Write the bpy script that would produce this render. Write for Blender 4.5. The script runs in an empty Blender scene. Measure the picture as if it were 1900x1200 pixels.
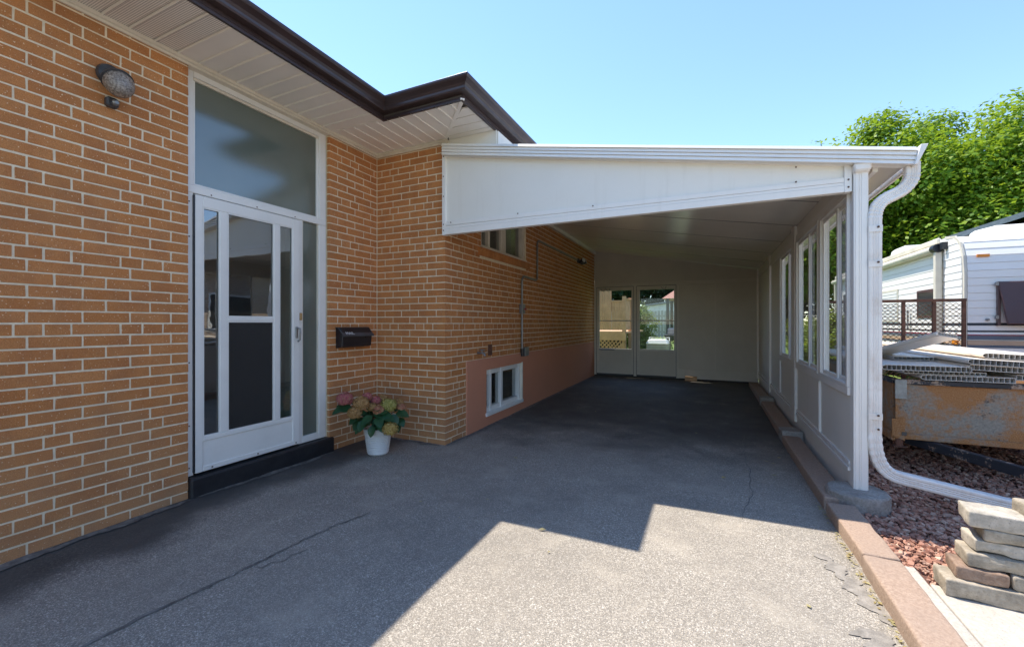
import bpy, bmesh, math, random
import numpy as np
from mathutils import Vector, noise, Matrix

random.seed(7)
sc = bpy.context.scene
COL = sc.collection
R = math.radians

# ------------------------------------------------------------------ camera
cd = bpy.data.cameras.new('camera'); cam = bpy.data.objects.new('camera', cd); COL.objects.link(cam)
cam.location = (0, 0, 1.23); cam.rotation_euler = (R(90), 0, R(25.057))
cd.sensor_width = 36; cd.lens = 36 * 785 / 1900; cd.clip_end = 2000; cd.clip_start = .05
sc.camera = cam
# ------------------------------------------------------------------ sky, sun, exposure
SUN = Vector((-1.395, .52, 3.22)).normalized()          # towards the sun
w = bpy.data.worlds.new('World'); sc.world = w; w.use_nodes = True
nt = w.node_tree; nt.nodes.clear()
sky = nt.nodes.new('ShaderNodeTexSky'); sky.sky_type = 'NISHITA'; sky.sun_disc = False
sky.sun_elevation = math.asin(SUN.z); sky.sun_rotation = math.atan2(SUN.x, SUN.y)
sky.air_density = 1.0; sky.dust_density = 0.0; sky.ozone_density = 4
bg = nt.nodes.new('ShaderNodeBackground'); bg.inputs[1].default_value = .122
ow = nt.nodes.new('ShaderNodeOutputWorld')
nt.links.new(sky.outputs[0], bg.inputs[0]); nt.links.new(bg.outputs[0], ow.inputs[0])
sl = bpy.data.lights.new('sun', 'SUN'); sl.energy = 2.65; sl.angle = R(.53); sl.color = (1, .93, .82)
so = bpy.data.objects.new('sun', sl); COL.objects.link(so)
so.rotation_euler = (-SUN).to_track_quat('-Z', 'Y').to_euler(); so.location = (-8, 3, 18)
vs = sc.view_settings
sc.display_settings.display_device = 'sRGB'
vs.view_transform = 'Standard'; vs.look = 'None'; vs.exposure = 1.5; vs.gamma = 1; vs.use_curve_mapping = False
cy = sc.cycles
cy.use_denoising = True; cy.max_bounces = 10; cy.diffuse_bounces = 5; cy.glossy_bounces = 4
cy.transmission_bounces = 6; cy.transparent_max_bounces = 16; cy.caustics_reflective = False; cy.caustics_refractive = False
cy.sample_clamp_indirect = 8

# ------------------------------------------------------------------ materials
MATS = {}
class N:
    """small node-graph writer"""
    def __init__(s, name):
        s.m = bpy.data.materials.new(name); s.m.use_nodes = True; s.t = s.m.node_tree; s.t.nodes.clear()
        s.out = s.t.nodes.new('ShaderNodeOutputMaterial'); MATS[name] = s.m
    def n(s, typ, **kw):
        x = s.t.nodes.new('ShaderNode' + typ)
        for k, v in kw.items():
            if k.startswith('i_'):
                key = k[2:]; x.inputs[int(key) if key.isdigit() else key].default_value = v
            else: setattr(x, k, v)
        return x
    def l(s, a, b): s.t.links.new(a, b)
    def pos(s):
        return s.n('NewGeometry').outputs['Position']
    def noise(s, scale, detail=3, rough=.55, vec=None, dist=0):
        x = s.n('TexNoise'); x.inputs['Scale'].default_value = scale; x.inputs['Detail'].default_value = detail
        x.inputs['Roughness'].default_value = rough; x.inputs['Distortion'].default_value = dist
        s.l(vec if vec else s.pos(), x.inputs['Vector']); return x.outputs['Fac']
    def ramp(s, fac, stops, interp='LINEAR'):
        x = s.n('ValToRGB'); x.color_ramp.interpolation = interp; e = x.color_ramp.elements
        while len(e) < len(stops): e.new(.5)
        for q, (p, c) in zip(e, stops):
            q.position = p; q.color = (c, c, c, 1) if isinstance(c, (int, float)) else (*c, 1)
        s.l(fac, x.inputs[0]); return x.outputs[0]
    def mix(s, fac, a, b, mode='MIX'):
        x = s.n('Mix', data_type='RGBA', blend_type=mode)
        for sock, v in ((x.inputs[0], fac), (x.inputs[6], a), (x.inputs[7], b)):
            if hasattr(v, 'is_output'): s.l(v, sock)
            elif isinstance(v, (int, float)): sock.default_value = v if sock.type == 'VALUE' else (v, v, v, 1)
            else: sock.default_value = (*v, 1)
        return x.outputs[2]
    def math(s, op, a, b=0.0, c=None, clamp=False):
        x = s.n('Math', operation=op, use_clamp=clamp)
        for k, v in enumerate((a, b, c)):
            if v is None: continue
            if hasattr(v, 'is_output'): s.l(v, x.inputs[k])
            else: x.inputs[k].default_value = v
        return x.outputs[0]
    def bump(s, h, strength=.3, dist=.01, normal=None):
        x = s.n('Bump'); x.inputs['Strength'].default_value = strength; x.inputs['Distance'].default_value = dist
        s.l(h, x.inputs['Height'])
        if normal: s.l(normal, x.inputs['Normal'])
        return x.outputs[0]
    def bsdf(s, col, rough=.5, metal=0, spec=.5, normal=None, **kw):
        x = s.n('BsdfPrincipled')
        for key, v in (('Base Color', col), ('Roughness', rough), ('Metallic', metal), ('Specular IOR Level', spec)):
            if hasattr(v, 'is_output'): s.l(v, x.inputs[key])
            else: x.inputs[key].default_value = (*v, 1) if isinstance(v, tuple) else v
        if normal: s.l(normal, x.inputs['Normal'])
        for k, v in kw.items(): x.inputs[k.replace('_', ' ')].default_value = v
        return x.outputs[0]
    def done(s, sh): s.l(sh, s.out.inputs[0]); return s.m

def plain(name, col, rough=.5, var=.12, scale=3, bump=0, bscale=80, metal=0, spec=.5, dirt=None, dirtamt=.3, dscale=1.5, grain=0):
    g = N(name)
    f = g.noise(scale, 4)
    d = tuple(max(0, c * (1 - var)) for c in col); u = tuple(min(1, c * (1 + var)) for c in col)
    c = g.ramp(f, [(.3, d), (.7, u)])
    if grain:
        gn = g.noise(bscale * 1.7, 2)
        c = g.mix(grain, c, g.mix(gn, (.12, .12, .12), (1, 1, 1)), 'OVERLAY')
    if dirt:
        dm = g.ramp(g.noise(dscale, 6, .7), [(.48, 0), (.72, dirtamt)])
        c = g.mix(dm, c, dirt)
    nrm = g.bump(g.noise(bscale, 3), bump, .004) if bump else None
    if 'aluminium' in name or 'panel' in name:
        mp = g.n('Mapping'); mp.inputs['Scale'].default_value = (14, 14, 1.1); g.l(g.pos(), mp.inputs[0])
        runs = g.ramp(g.noise(1, 5, .6, mp.outputs[0]), [(.55, 0), (.75, .2)])
        c = g.mix(runs, c, (.6, .55, .46))
        nrm = g.bump(g.noise(3.2, 2), .12, .02, nrm)
    rr = g.ramp(g.noise(scale * 2.3, 3), [(.25, max(.02, rough * .82)), (.75, min(1, rough * 1.15))])
    return g.done(g.bsdf(c, rr, metal, spec, nrm))

def rnd(g):
    a = g.n('ObjectInfo').outputs['Random']; b = g.n('NewGeometry').outputs['Random Per Island']
    return g.math('FRACT', g.math('ADD', a, b))

def brick_mat():
    g = N('rug_face_brick'); r = rnd(g)
    base = g.ramp(r, [(0, (.48, .182, .056)), (.25, (.535, .212, .068)), (.5, (.58, .237, .08)), (.75, (.51, .197, .06)), (1, (.61, .255, .09))])
    p = g.pos()
    base = g.mix(g.ramp(g.noise(9, 4), [(.35, 0), (.75, .32)]), base, (.58, .3, .125))
    base = g.mix(g.ramp(g.noise(6, 4, .6), [(.44, 0), (.64, .45)]), base, (.37, .14, .058))
    base = g.mix(g.ramp(g.noise(7.3, 3, .6, dist=.5), [(.58, 0), (.72, .3)]), base, (.42, .22, .095))
    sp = g.noise(330, 2, .7)
    base = g.mix(g.ramp(sp, [(.36, .55), (.48, 0)]), base, (.2, .085, .035))
    base = g.mix(g.ramp(sp, [(.62, 0), (.72, .6)]), base, (.75, .5, .3))
    base = g.mix(g.ramp(g.noise(110, 1), [(.7, 0), (.74, .8)]), base, (.85, .68, .46))
    z = g.n('SeparateXYZ'); g.l(p, z.inputs[0])
    splash = g.math('MULTIPLY', g.ramp(z.outputs[2], [(0, .6), (.75, 0)]), g.noise(4, 4))
    st = g.ramp(g.noise(1.3, 6, .65), [(.5, 0), (.72, .38)])
    base = g.mix(st, base, (.33, .2, .105))              # old grime blooms
    base = g.mix(splash, base, (.42, .31, .2))        # rain-splashed dust on the lowest courses
    mp = g.n('Mapping'); mp.inputs['Scale'].default_value = (260, 260, 130); g.l(p, mp.inputs[0])
    h = g.noise(1, 3, .7, mp.outputs[0])
    return g.done(g.bsdf(base, .88, spec=.25, normal=g.bump(h, .55, .004)))
brick_mat()

def mortar_mat():
    g = N('mortar')
    c = g.ramp(g.noise(30, 5), [(.3, (.7, .59, .42)), (.7, (.86, .75, .55))])
    c = g.mix(g.ramp(g.noise(2, 4), [(.4, 0), (.8, .5)]), c, (.6, .51, .37))
    return g.done(g.bsdf(c, .95, spec=.2, normal=g.bump(g.noise(160, 3), .5, .004)))
mortar_mat()

def asphalt_mat():
    g = N('asphalt'); p = g.pos()
    sx = g.n('SeparateXYZ'); g.l(p, sx.inputs[0]); x, y = sx.outputs[0], sx.outputs[1]
    v = g.n('TexVoronoi'); v.inputs['Scale'].default_value = 190; g.l(p, v.inputs['Vector'])
    v2 = g.n('TexVoronoi'); v2.inputs['Scale'].default_value = 95; g.l(p, v2.inputs['Vector'])
    sep = g.n('SeparateColor'); g.l(v.outputs['Color'], sep.inputs[0])
    sep2 = g.n('SeparateColor'); g.l(v2.outputs['Color'], sep2.inputs[0])
    stone = g.ramp(sep.outputs[0], [(0, (.25, .222, .187)), (.5, (.37, .33, .277)), (.85, (.46, .41, .345)), (1, (.62, .55, .46))])
    big = g.math('MULTIPLY', g.ramp(sep2.outputs[1], [(.62, 0), (.66, 1)]), g.ramp(v2.outputs['Distance'], [(.34, 1), (.52, 0)]))
    stone = g.mix(g.math('MULTIPLY', big, g.ramp(g.noise(2.1, 3), [(.35, .35), (.65, .95)])), stone, g.ramp(sep2.outputs[0], [(0, (.5, .45, .38)), (.6, (.66, .6, .52)), (1, (.8, .74, .66))]))
    gap = g.ramp(v.outputs['Distance'], [(.42, 0), (.75, .75)])
    worn = g.mix(gap, stone, (.2, .18, .153))
    worn = g.mix(g.ramp(g.noise(1.3, 6, .68), [(.44, .0), (.7, .55)]), worn, (.26, .23, .193))
    worn = g.mix(g.ramp(g.noise(2.7, 5, .65), [(.52, .0), (.72, .5)]), worn, (.5, .44, .36))
    old = g.ramp(g.noise(.75, 7, .66, dist=.6), [(.36, .42), (.5, 0)])
    worn = g.mix(g.math('MULTIPLY', old, g.ramp(g.noise(11, 4, .7), [(.3, .45), (.6, 1)])), worn, (.16, .148, .133))
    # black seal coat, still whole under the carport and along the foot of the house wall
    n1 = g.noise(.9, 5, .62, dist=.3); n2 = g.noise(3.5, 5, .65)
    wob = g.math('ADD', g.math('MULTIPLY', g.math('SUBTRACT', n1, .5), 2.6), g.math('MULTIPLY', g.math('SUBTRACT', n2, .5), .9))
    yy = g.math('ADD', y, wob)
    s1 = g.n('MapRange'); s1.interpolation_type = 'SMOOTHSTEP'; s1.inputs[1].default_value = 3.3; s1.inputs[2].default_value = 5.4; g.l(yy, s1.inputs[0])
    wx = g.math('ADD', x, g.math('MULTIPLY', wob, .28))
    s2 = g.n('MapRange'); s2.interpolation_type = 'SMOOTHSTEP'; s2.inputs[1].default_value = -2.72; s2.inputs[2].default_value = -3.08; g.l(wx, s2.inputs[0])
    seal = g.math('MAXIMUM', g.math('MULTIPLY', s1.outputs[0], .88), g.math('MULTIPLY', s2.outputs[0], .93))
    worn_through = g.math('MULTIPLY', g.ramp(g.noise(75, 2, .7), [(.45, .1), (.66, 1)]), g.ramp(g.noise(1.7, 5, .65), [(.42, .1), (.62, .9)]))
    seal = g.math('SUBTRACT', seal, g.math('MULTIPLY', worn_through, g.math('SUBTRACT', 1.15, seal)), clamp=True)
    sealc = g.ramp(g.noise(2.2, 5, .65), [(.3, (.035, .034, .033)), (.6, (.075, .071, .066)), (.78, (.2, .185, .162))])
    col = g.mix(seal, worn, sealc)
    dust = g.ramp(g.noise(.8, 6, .7), [(.56, 0), (.75, .22)])
    col = g.mix(dust, col, (.2, .19, .175))
    h = g.math('MULTIPLY', v.outputs['Distance'], g.math('SUBTRACT', 1.1, seal))
    nrm = g.bump(h, .75, .004); nrm = g.bump(g.noise(20, 4), .2, .01, nrm)
    ro = g.mix(seal, (.93, .93, .93), (.68, .68, .68))
    return g.done(g.bsdf(col, ro, spec=.35, normal=nrm))
asphalt_mat()

def speck(name, c0, c1, scale=90, rough=.85, bump=.5, stain=None, stainamt=.5, sscale=2.5, dark=(.1, .09, .08)):
    g = N(name)
    c = g.ramp(g.noise(scale, 3, .7), [(.3, c0), (.7, c1)])
    c = g.mix(g.ramp(g.noise(scale * 3, 1), [(.66, 0), (.72, .5)]), c, dark)
    if stain: c = g.mix(g.ramp(g.noise(sscale, 6, .65), [(.42, 0), (.72, stainamt)]), c, stain)
    n = g.bump(g.noise(scale * 1.2, 4, .7), bump, .006)
    return g.done(g.bsdf(c, rough, spec=.25, normal=n))
speck('footing_concrete', (.27, .25, .22), (.45, .42, .38), 70, stain=(.16, .14, .12), stainamt=.6, sscale=6)
speck('pale_concrete', (.42, .38, .33), (.55, .51, .45), 60, bump=.25, stain=(.33, .28, .22), stainamt=.4)
speck('kerb_brown', (.3, .21, .155), (.46, .34, .26), 90, bump=.6, stain=(.33, .25, .2), stainamt=.5, sscale=5, dark=(.1, .06, .05))
speck('paver_stone', (.34, .285, .215), (.5, .43, .335), 55, stain=(.145, .13, .105), stainamt=.75, sscale=9)
speck('paver_stone_pale', (.4, .36, .3), (.56, .5, .42), 45, stain=(.2, .18, .14), stainamt=.7, sscale=12)
speck('paver_stone_brown', (.25, .16, .11), (.38, .27, .2), 55, stain=(.14, .1, .08), stainamt=.7, sscale=9)
speck('parging', (.56, .245, .145), (.62, .27, .165), 120, rough=.9, bump=.35, stain=(.5, .23, .14), stainamt=.4, sscale=1.5, dark=(.46, .21, .13))
speck('red_soil', (.1, .048, .036), (.17, .085, .065), 60)
speck('soil', (.03, .02, .014), (.07, .045, .03), 60)
plain('tar', (.17, .157, .14), .8, .5, 22, .5, 90, grain=.2)
plain('tar_patch', (.25, .225, .195), .85, .3, 20, .7, 130, grain=.4)
plain('white_aluminium', (.85, .82, .765), .42, .03, 2, .06, 30, dirt=(.55, .5, .42), dirtamt=.16, dscale=4)
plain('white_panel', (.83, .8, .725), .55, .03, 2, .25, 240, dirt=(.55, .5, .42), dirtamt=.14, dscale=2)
plain('shaded_panel', (.56, .51, .43), .5, .05, 2, .25, 240, dirt=(.4, .36, .3), dirtamt=.25, dscale=1.5)  # darker copy of the white panel, the interior's shade put into its colour
plain('shaded_frame', (.6, .55, .47), .45, .04, 3, .06, 30, dirt=(.4, .35, .28), dirtamt=.2, dscale=4)  # darkened frame colour for the back wall, dimness of the interior painted in
plain('ceiling_white', (.8, .74, .66), .2, .04, 1.5, .1, 160)
plain('downspout_white', (.82, .79, .74), .4, .05, 6, .05, 30, dirt=(.5, .36, .24), dirtamt=.4, dscale=7)
plain('cream_paint', (.74, .68, .56), .5, .05, 4, .1, 60, dirt=(.4, .34, .26), dirtamt=.3, dscale=5)
plain('door_white', (.8, .79, .745), .38, .02, 3, .04, 60, dirt=(.5, .5, .46), dirtamt=.18, dscale=4)
plain('soffit_white', (.88, .84, .77), .5, .03, 3)
plain('brown_metal', (.05, .032, .031), .33, .08, 3, dirt=(.1, .075, .07), dirtamt=.3, dscale=3)
plain('black_paint', (.016, .017, .02), .5, .3, 10, .3, 60)
plain('black_metal', (.013, .014, .018), .32, .2, 6, .15, 300)
plain('mailbox_lid', (.055, .058, .064), .36, .2, 6, .15, 300)
plain('galvanised', (.27, .27, .265), .42, .15, 8, metal=.7)
speck('galvanised_flaking', (.3, .3, .27), (.46, .45, .4), 60, stain=(.16, .14, .11), stainamt=.5, sscale=30)
plain('dark_bronze', (.05, .05, .055), .5, .3, 30, .4, 90)
plain('shingle', (.07, .066, .064), .95, .35, 25, .6, 120)
plain('screw_rust', (.09, .045, .025), .7)
plain('pot_white', (.66, .67, .66), .38, .03, 6)
plain('interior_dark', (.1, .085, .07), .7)
plain('interior_tan', (.3, .22, .14), .8)
plain('curtain', (.5, .48, .45), .9)
plain('brass', (.5, .32, .14), .4, .1, 10, metal=.3)
plain('lawn', (.13, .19, .035), .95, .35, 1.2, .8, 60)
plain('far_ground', (.14, .17, .06), .95, .35, .4)
plain('tan_wood', (.6, .36, .2), .75, .14, 6, .2, 60)
plain('grey_wood', (.36, .345, .31), .85, .2, 6, .3, 60, dirt=(.2, .19, .17), dirtamt=.5)
plain('shed_white', (.7, .7, .66), .7)
plain('red_roof', (.42, .21, .16), .9, .2, 20)
plain('dark_wood', (.04, .035, .032), .8)
plain('bin_white', (.75, .75, .72), .5)
plain('dark_plastic', (.03, .033, .04), .4)
plain('rv_white', (.84, .81, .74), .35, .02, 2, dirt=(.6, .56, .48), dirtamt=.2, dscale=2)
plain('rv_cream', (.66, .6, .48), .45)
plain('rv_black', (.02, .022, .028), .4)
plain('rv_slate', (.1, .12, .15), .4)
plain('rv_red', (.35, .05, .07), .4)
plain('rv_tan', (.5, .34, .22), .45)
plain('rv_guard', (.085, .043, .042), .35, .1, 2)
plain('amber', (.75, .25, .02), .3)
plain('rubber', (.02, .02, .02), .8)
plain('vinyl', (.76, .68, .59), .42, .05, 4, dirt=(.4, .34, .28), dirtamt=.35, dscale=4)
plain('vinyl_rib', (.55, .53, .5), .5)
plain('rusty_bar', (.13, .06, .037), .85, .3, 20, .4, 90)
plain('roof_grey', (.3, .3, .3), .9, .15, 10)
plain('neighbour_wall', (.3, .3, .3), .85)
plain('bark', (.1, .075, .055), .9, .3, 12, .6, 40)
plain('conifer', (.025, .05, .022), .9, .4, 4)
plain('mesh_screen', (.045, .045, .05), .85)

def pale_brick():
    g = N('pale_brick'); t = g.n('TexBrick'); t.inputs['Color1'].default_value = (.5, .36, .26, 1); t.inputs['Color2'].default_value = (.42, .29, .2, 1); t.inputs['Mortar'].default_value = (.6, .55, .47, 1)
    t.inputs['Scale'].default_value = 1; t.inputs['Brick Width'].default_value = .22; t.inputs['Row Height'].default_value = .07; t.inputs['Mortar Size'].default_value = .006
    sx = g.n('SeparateXYZ'); g.l(g.pos(), sx.inputs[0]); cb = g.n('CombineXYZ'); g.l(sx.outputs[1], cb.inputs[0]); g.l(sx.outputs[2], cb.inputs[1]); g.l(cb.outputs[0], t.inputs['Vector'])
    return g.done(g.bsdf(t.outputs[0], .9))
pale_brick()
def rust_mat():
    g = N('rusty_painted_steel')
    r = g.ramp(g.noise(160, 4, .75), [(.25, (.15, .058, .022)), (.5, (.36, .165, .06)), (.75, (.6, .36, .19))])
    pt = g.ramp(g.noise(60, 4, .6), [(.3, (.21, .19, .155)), (.7, (.34, .31, .26))])
    m = g.ramp(g.math('ADD', g.noise(3.2, 6, .62), g.math('MULTIPLY', g.math('SUBTRACT', g.noise(40, 3), .5), .25)), [(.39, 0), (.53, 1)])
    c = g.mix(m, pt, r)
    k = g.ramp(g.math('ADD', g.noise(2.1, 5, .6), g.math('MULTIPLY', g.math('SUBTRACT', g.noise(50, 3), .5), .2)), [(.66, 0), (.7, .85)])
    c = g.mix(k, c, (.05, .05, .055))
    return g.done(g.bsdf(c, .8, spec=.3, normal=g.bump(g.noise(140, 4, .7), .5, .004)))
rust_mat()
def rustblack():
    g = N('chipped_black_steel')
    m = g.ramp(g.math('ADD', g.noise(7, 5, .65), g.math('MULTIPLY', g.math('SUBTRACT', g.noise(80, 3), .5), .3)), [(.55, 0), (.6, 1)])
    c = g.mix(m, (.025, .028, .036), g.ramp(g.noise(90, 3), [(.3, (.2, .1, .05)), (.7, (.4, .33, .27))]))
    return g.done(g.bsdf(c, .55, spec=.4, normal=g.bump(m, .2, .003)))
rustblack()

def vent_mat():
    g = N('vented_soffit'); p = g.pos()
    mp = g.n('Mapping'); mp.inputs['Scale'].default_value = (90, 90, 0); g.l(p, mp.inputs[0])
    fr = g.n('VectorMath', operation='FRACTION'); g.l(mp.outputs[0], fr.inputs[0])
    ds = g.n('VectorMath', operation='DISTANCE'); g.l(fr.outputs[0], ds.inputs[0]); ds.inputs[1].default_value = (.5, .5, 0)
    hole = g.ramp(ds.outputs['Value'], [(.2, 1), (.27, 0)])
    return g.done(g.bsdf(g.mix(hole, (.88, .84, .77), (.06, .05, .05)), .5))
vent_mat()

def glass(name, tint=(.9, .95, .93), refl=.09, rough=0.0, wave=0):
    g = N(name)
    fr = g.n('Fresnel'); fr.inputs[0].default_value = 1.52
    tr = g.n('BsdfTransparent'); tr.inputs[0].default_value = (*tint, 1)
    gl = g.n('BsdfGlossy'); gl.inputs[1].default_value = rough
    if wave:
        b = g.bump(g.noise(4, 2), wave, .02); g.l(b, gl.inputs['Normal'])
    mx = g.n('MixShader'); g.l(g.math('MULTIPLY', g.math('ADD', fr.outputs[0], refl - .04, clamp=True), g.math('SUBTRACT', 1.0, g.n('NewGeometry').outputs['Backfacing'])), mx.inputs[0])
    g.l(tr.outputs[0], mx.inputs[1]); g.l(gl.outputs[0], mx.inputs[2])
    return g.done(mx.outputs[0])
glass('clear_glass', (.95, .97, .96), .04)
glass('door_glass', (.72, .76, .76), .3, 0, .03)
glass('screen_pane', (.66, .67, .69), .045, .05)
def insect():
    g = N('insect_mesh'); tr = g.n('BsdfTransparent'); d = g.n('BsdfDiffuse'); d.inputs[0].default_value = (.06, .058, .056, 1)
    mx = g.n('MixShader'); mx.inputs[0].default_value = .5; g.l(tr.outputs[0], mx.inputs[1]); g.l(d.outputs[0], mx.inputs[2])
    return g.done(mx.outputs[0])
insect()
def frosted():
    g = N('frosted_glass')
    b = g.bump(g.noise(150, 2, .6), .1, .003)
    c = g.ramp(g.noise(1.5, 3), [(.3, (.1, .125, .105)), (.7, (.13, .155, .13))])
    return g.done(g.bsdf(c, .07, spec=.5, normal=b, IOR=2.1))
frosted()
def jar():
    g = N('pebbled_glass')
    b = g.bump(g.noise(120, 2, .7), .9, .006)
    return g.done(g.bsdf(g.ramp(g.noise(90, 3), [(.35, (.13, .11, .095)), (.65, (.38, .34, .3))]), .12, spec=.9, normal=b))
jar()

def leafmat(name, stops, trans=.35, rough=.5):
    g = N(name); r = g.n('NewGeometry').outputs['Random Per Island']
    c = g.ramp(r, stops)
    d = g.bsdf(c, rough, spec=.35)
    t = g.n('BsdfTranslucent'); g.l(g.mix(.5, c, (.35, .42, .02), 'MIX'), t.inputs[0])
    mx = g.n('MixShader'); mx.inputs[0].default_value = trans; g.l(d, mx.inputs[1]); g.l(t.outputs[0], mx.inputs[2])
    return g.done(mx.outputs[0])
leafmat('maple_leaf', [(0, (.07, .17, .02)), (.4, (.15, .29, .024)), (.8, (.24, .38, .03)), (1, (.36, .46, .045))], .5)
leafmat('hedge_leaf', [(0, (.11, .16, .018)), (.5, (.18, .23, .025)), (1, (.26, .3, .035))], .35)
leafmat('shrub_leaf', [(0, (.04, .09, .016)), (1, (.13, .2, .03))], .35)
leafmat('conifer_leaf', [(0, (.02, .05, .022)), (1, (.05, .095, .04))], .2)
leafmat('hydrangea_leaf', [(0, (.014, .05, .022)), (.6, (.024, .085, .035)), (1, (.04, .12, .04))], .18, .35)
leafmat('petal_pink', [(0, (.36, .07, .09)), (.5, (.55, .15, .17)), (1, (.5, .27, .16))], .2)
leafmat('petal_tan', [(0, (.26, .12, .04)), (.5, (.48, .27, .1)), (1, (.58, .36, .16))], .2)
leafmat('petal_rose_tan', [(0, (.4, .12, .09)), (.5, (.5, .22, .13)), (1, (.55, .34, .16))], .2)
leafmat('petal_lime', [(0, (.25, .22, .04)), (.5, (.42, .38, .1)), (1, (.5, .44, .17))], .2)
leafmat('petal_gold', [(0, (.3, .17, .04)), (.5, (.5, .33, .09)), (1, (.6, .48, .18))], .2)
def chipmat():
    g = N('red_stone_chip'); r = g.n('NewGeometry').outputs['Random Per Island']
    c = g.ramp(r, [(0, (.25, .11, .075)), (.3, (.4, .2, .14)), (.6, (.5, .275, .195)), (.85, (.46, .3, .225)), (1, (.64, .45, .33))])
    c = g.mix(g.ramp(g.noise(60, 3), [(.45, 0), (.75, .35)]), c, (.42, .29, .22))
    return g.done(g.bsdf(c, .9, spec=.25, normal=g.bump(g.noise(150, 3), .4, .004)))
chipmat()
leafmat('dry_leaf', [(0, (.34, .25, .1)), (.5, (.42, .36, .18)), (1, (.3, .27, .12))], .15)

# ------------------------------------------------------------------ mesh helpers
WLOC = {}
class MB:
    def __init__(s): s.v = []; s.f = []
    def add(s, vs, fs):
        o = len(s.v); s.v += [tuple(p) for p in vs]; s.f += [tuple(i + o for i in q) for q in fs]; return s
    def box(s, x0, x1, y0, y1, z0, z1):
        return s.add([(x0, y0, z0), (x1, y0, z0), (x1, y1, z0), (x0, y1, z0), (x0, y0, z1), (x1, y0, z1), (x1, y1, z1), (x0, y1, z1)],
                     [(3, 2, 1, 0), (4, 5, 6, 7), (0, 1, 5, 4), (1, 2, 6, 5), (2, 3, 7, 6), (3, 0, 4, 7)])
    def hexa(s, b, t):      # 4 bottom + 4 top corners
        return s.add(list(b) + list(t), [(3, 2, 1, 0), (4, 5, 6, 7), (0, 1, 5, 4), (1, 2, 6, 5), (2, 3, 7, 6), (3, 0, 4, 7)])
    def bar(s, a, b, w, h, up=(0, 0, 1)):
        a = Vector(a); b = Vector(b); d = (b - a).normalized(); u = Vector(up)
        if abs(d.dot(u)) > .98: u = Vector((0, 1, 0))
        sx = d.cross(u).normalized() * w / 2; uz = sx.cross(d).normalized() * h / 2
        c = lambda p: [p - sx - uz, p + sx - uz, p + sx + uz, p - sx + uz]
        return s.add(c(a) + c(b), [(0, 1, 2, 3), (7, 6, 5, 4), (0, 4, 5, 1), (1, 5, 6, 2), (2, 6, 7, 3), (3, 7, 4, 0)])
    def prism(s, poly, axis, a, b):
        """poly of 2D points extruded along axis 'x'|'y'|'z' from a to b"""
        def P(p, q):
            return {'x': (q, p[0], p[1]), 'y': (p[0], q, p[1]), 'z': (p[0], p[1], q)}[axis]
        n = len(poly)
        return s.add([P(p, a) for p in poly] + [P(p, b) for p in poly],
                     [tuple(range(n))[::-1], tuple(range(n, 2 * n))] + [(i, (i + 1) % n, (i + 1) % n + n, i + n) for i in range(n)])
    def sweep(s, prof, path, closed_prof=True, scales=None, up=(0, 0, 1), caps=True):
        """prof: [(side, up)] swept along a 3D path"""
        pts = [Vector(p) for p in path]; n = len(prof); rows = []
        prev = None
        for i, p in enumerate(pts):
            d = ((pts[i + 1] - p).normalized() if i < len(pts) - 1 else Vector()) + ((p - pts[i - 1]).normalized() if i else Vector())
            d.normalize()
            if prev is None:
                u = Vector(up)
                if abs(u.dot(d)) > .95: u = Vector((0, 1, 0))
                sx = d.cross(u).normalized()
            else:
                sx = (prev - d * prev.dot(d)).normalized()
            prev = sx; uz = sx.cross(d).normalized()
            k = scales[i] if scales else 1
            rows.append([p + sx * q[0] * k + uz * q[1] * k for q in prof])
        vs = [q for r in rows for q in r]; fs = []
        for i in range(len(pts) - 1):
            for j in range(n if closed_prof else n - 1):
                a, b = i * n + j, i * n + (j + 1) % n
                fs.append((a, b, b + n, a + n))
        if caps and closed_prof: fs += [tuple(range(n))[::-1], tuple(range((len(pts) - 1) * n, len(pts) * n))]
        return s.add(vs, fs)
    def tube(s, path, r, n=10, scales=None):
        return s.sweep([(r * math.cos(2 * math.pi * k / n), r * math.sin(2 * math.pi * k / n)) for k in range(n)], path, scales=scales)
    def lathe(s, prof, c, n=24, mat=None):
        """prof [(radius, height)], axis z, or turned by mat"""
        vs = []; fs = []; m = len(prof); c = Vector(c)
        for r, z in prof:
            for k in range(n):
                p = Vector((r * math.cos(2 * math.pi * k / n), r * math.sin(2 * math.pi * k / n), z))
                vs.append((mat @ p if mat else p) + c)
        for i in range(m - 1):
            for k in range(n):
                a, b = i * n + k, i * n + (k + 1) % n
                fs.append((a, b, b + n, a + n))
        fs += [tuple(range(n))[::-1], tuple(range((m - 1) * n, m * n))]
        return s.add(vs, fs)
    def mitre(s, prof, path):
        """prof [(out, z)], path of xy points, 'out' is to the right of travel; mitred corners"""
        P = [Vector(p) for p in path]; n = len(prof); vs = []
        for i, p in enumerate(P):
            d0 = (p - P[i - 1]).normalized() if i else None; d1 = (P[i + 1] - p).normalized() if i < len(P) - 1 else None
            if d0 is None: m = Vector((d1.y, -d1.x))
            elif d1 is None: m = Vector((d0.y, -d0.x))
            else:
                a = Vector((d0.y, -d0.x)); b = Vector((d1.y, -d1.x)); m = (a + b); m = m / (1 + a.dot(b))
            vs += [(p.x + m.x * q[0], p.y + m.y * q[0], q[1]) for q in prof]
        fs = [(i * n + j, i * n + (j + 1) % n, (i + 1) * n + (j + 1) % n, (i + 1) * n + j) for i in range(len(P) - 1) for j in range(n)]
        fs += [tuple(range(n))[::-1], tuple(range((len(P) - 1) * n, len(P) * n))]
        return s.add(vs, fs)
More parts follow.
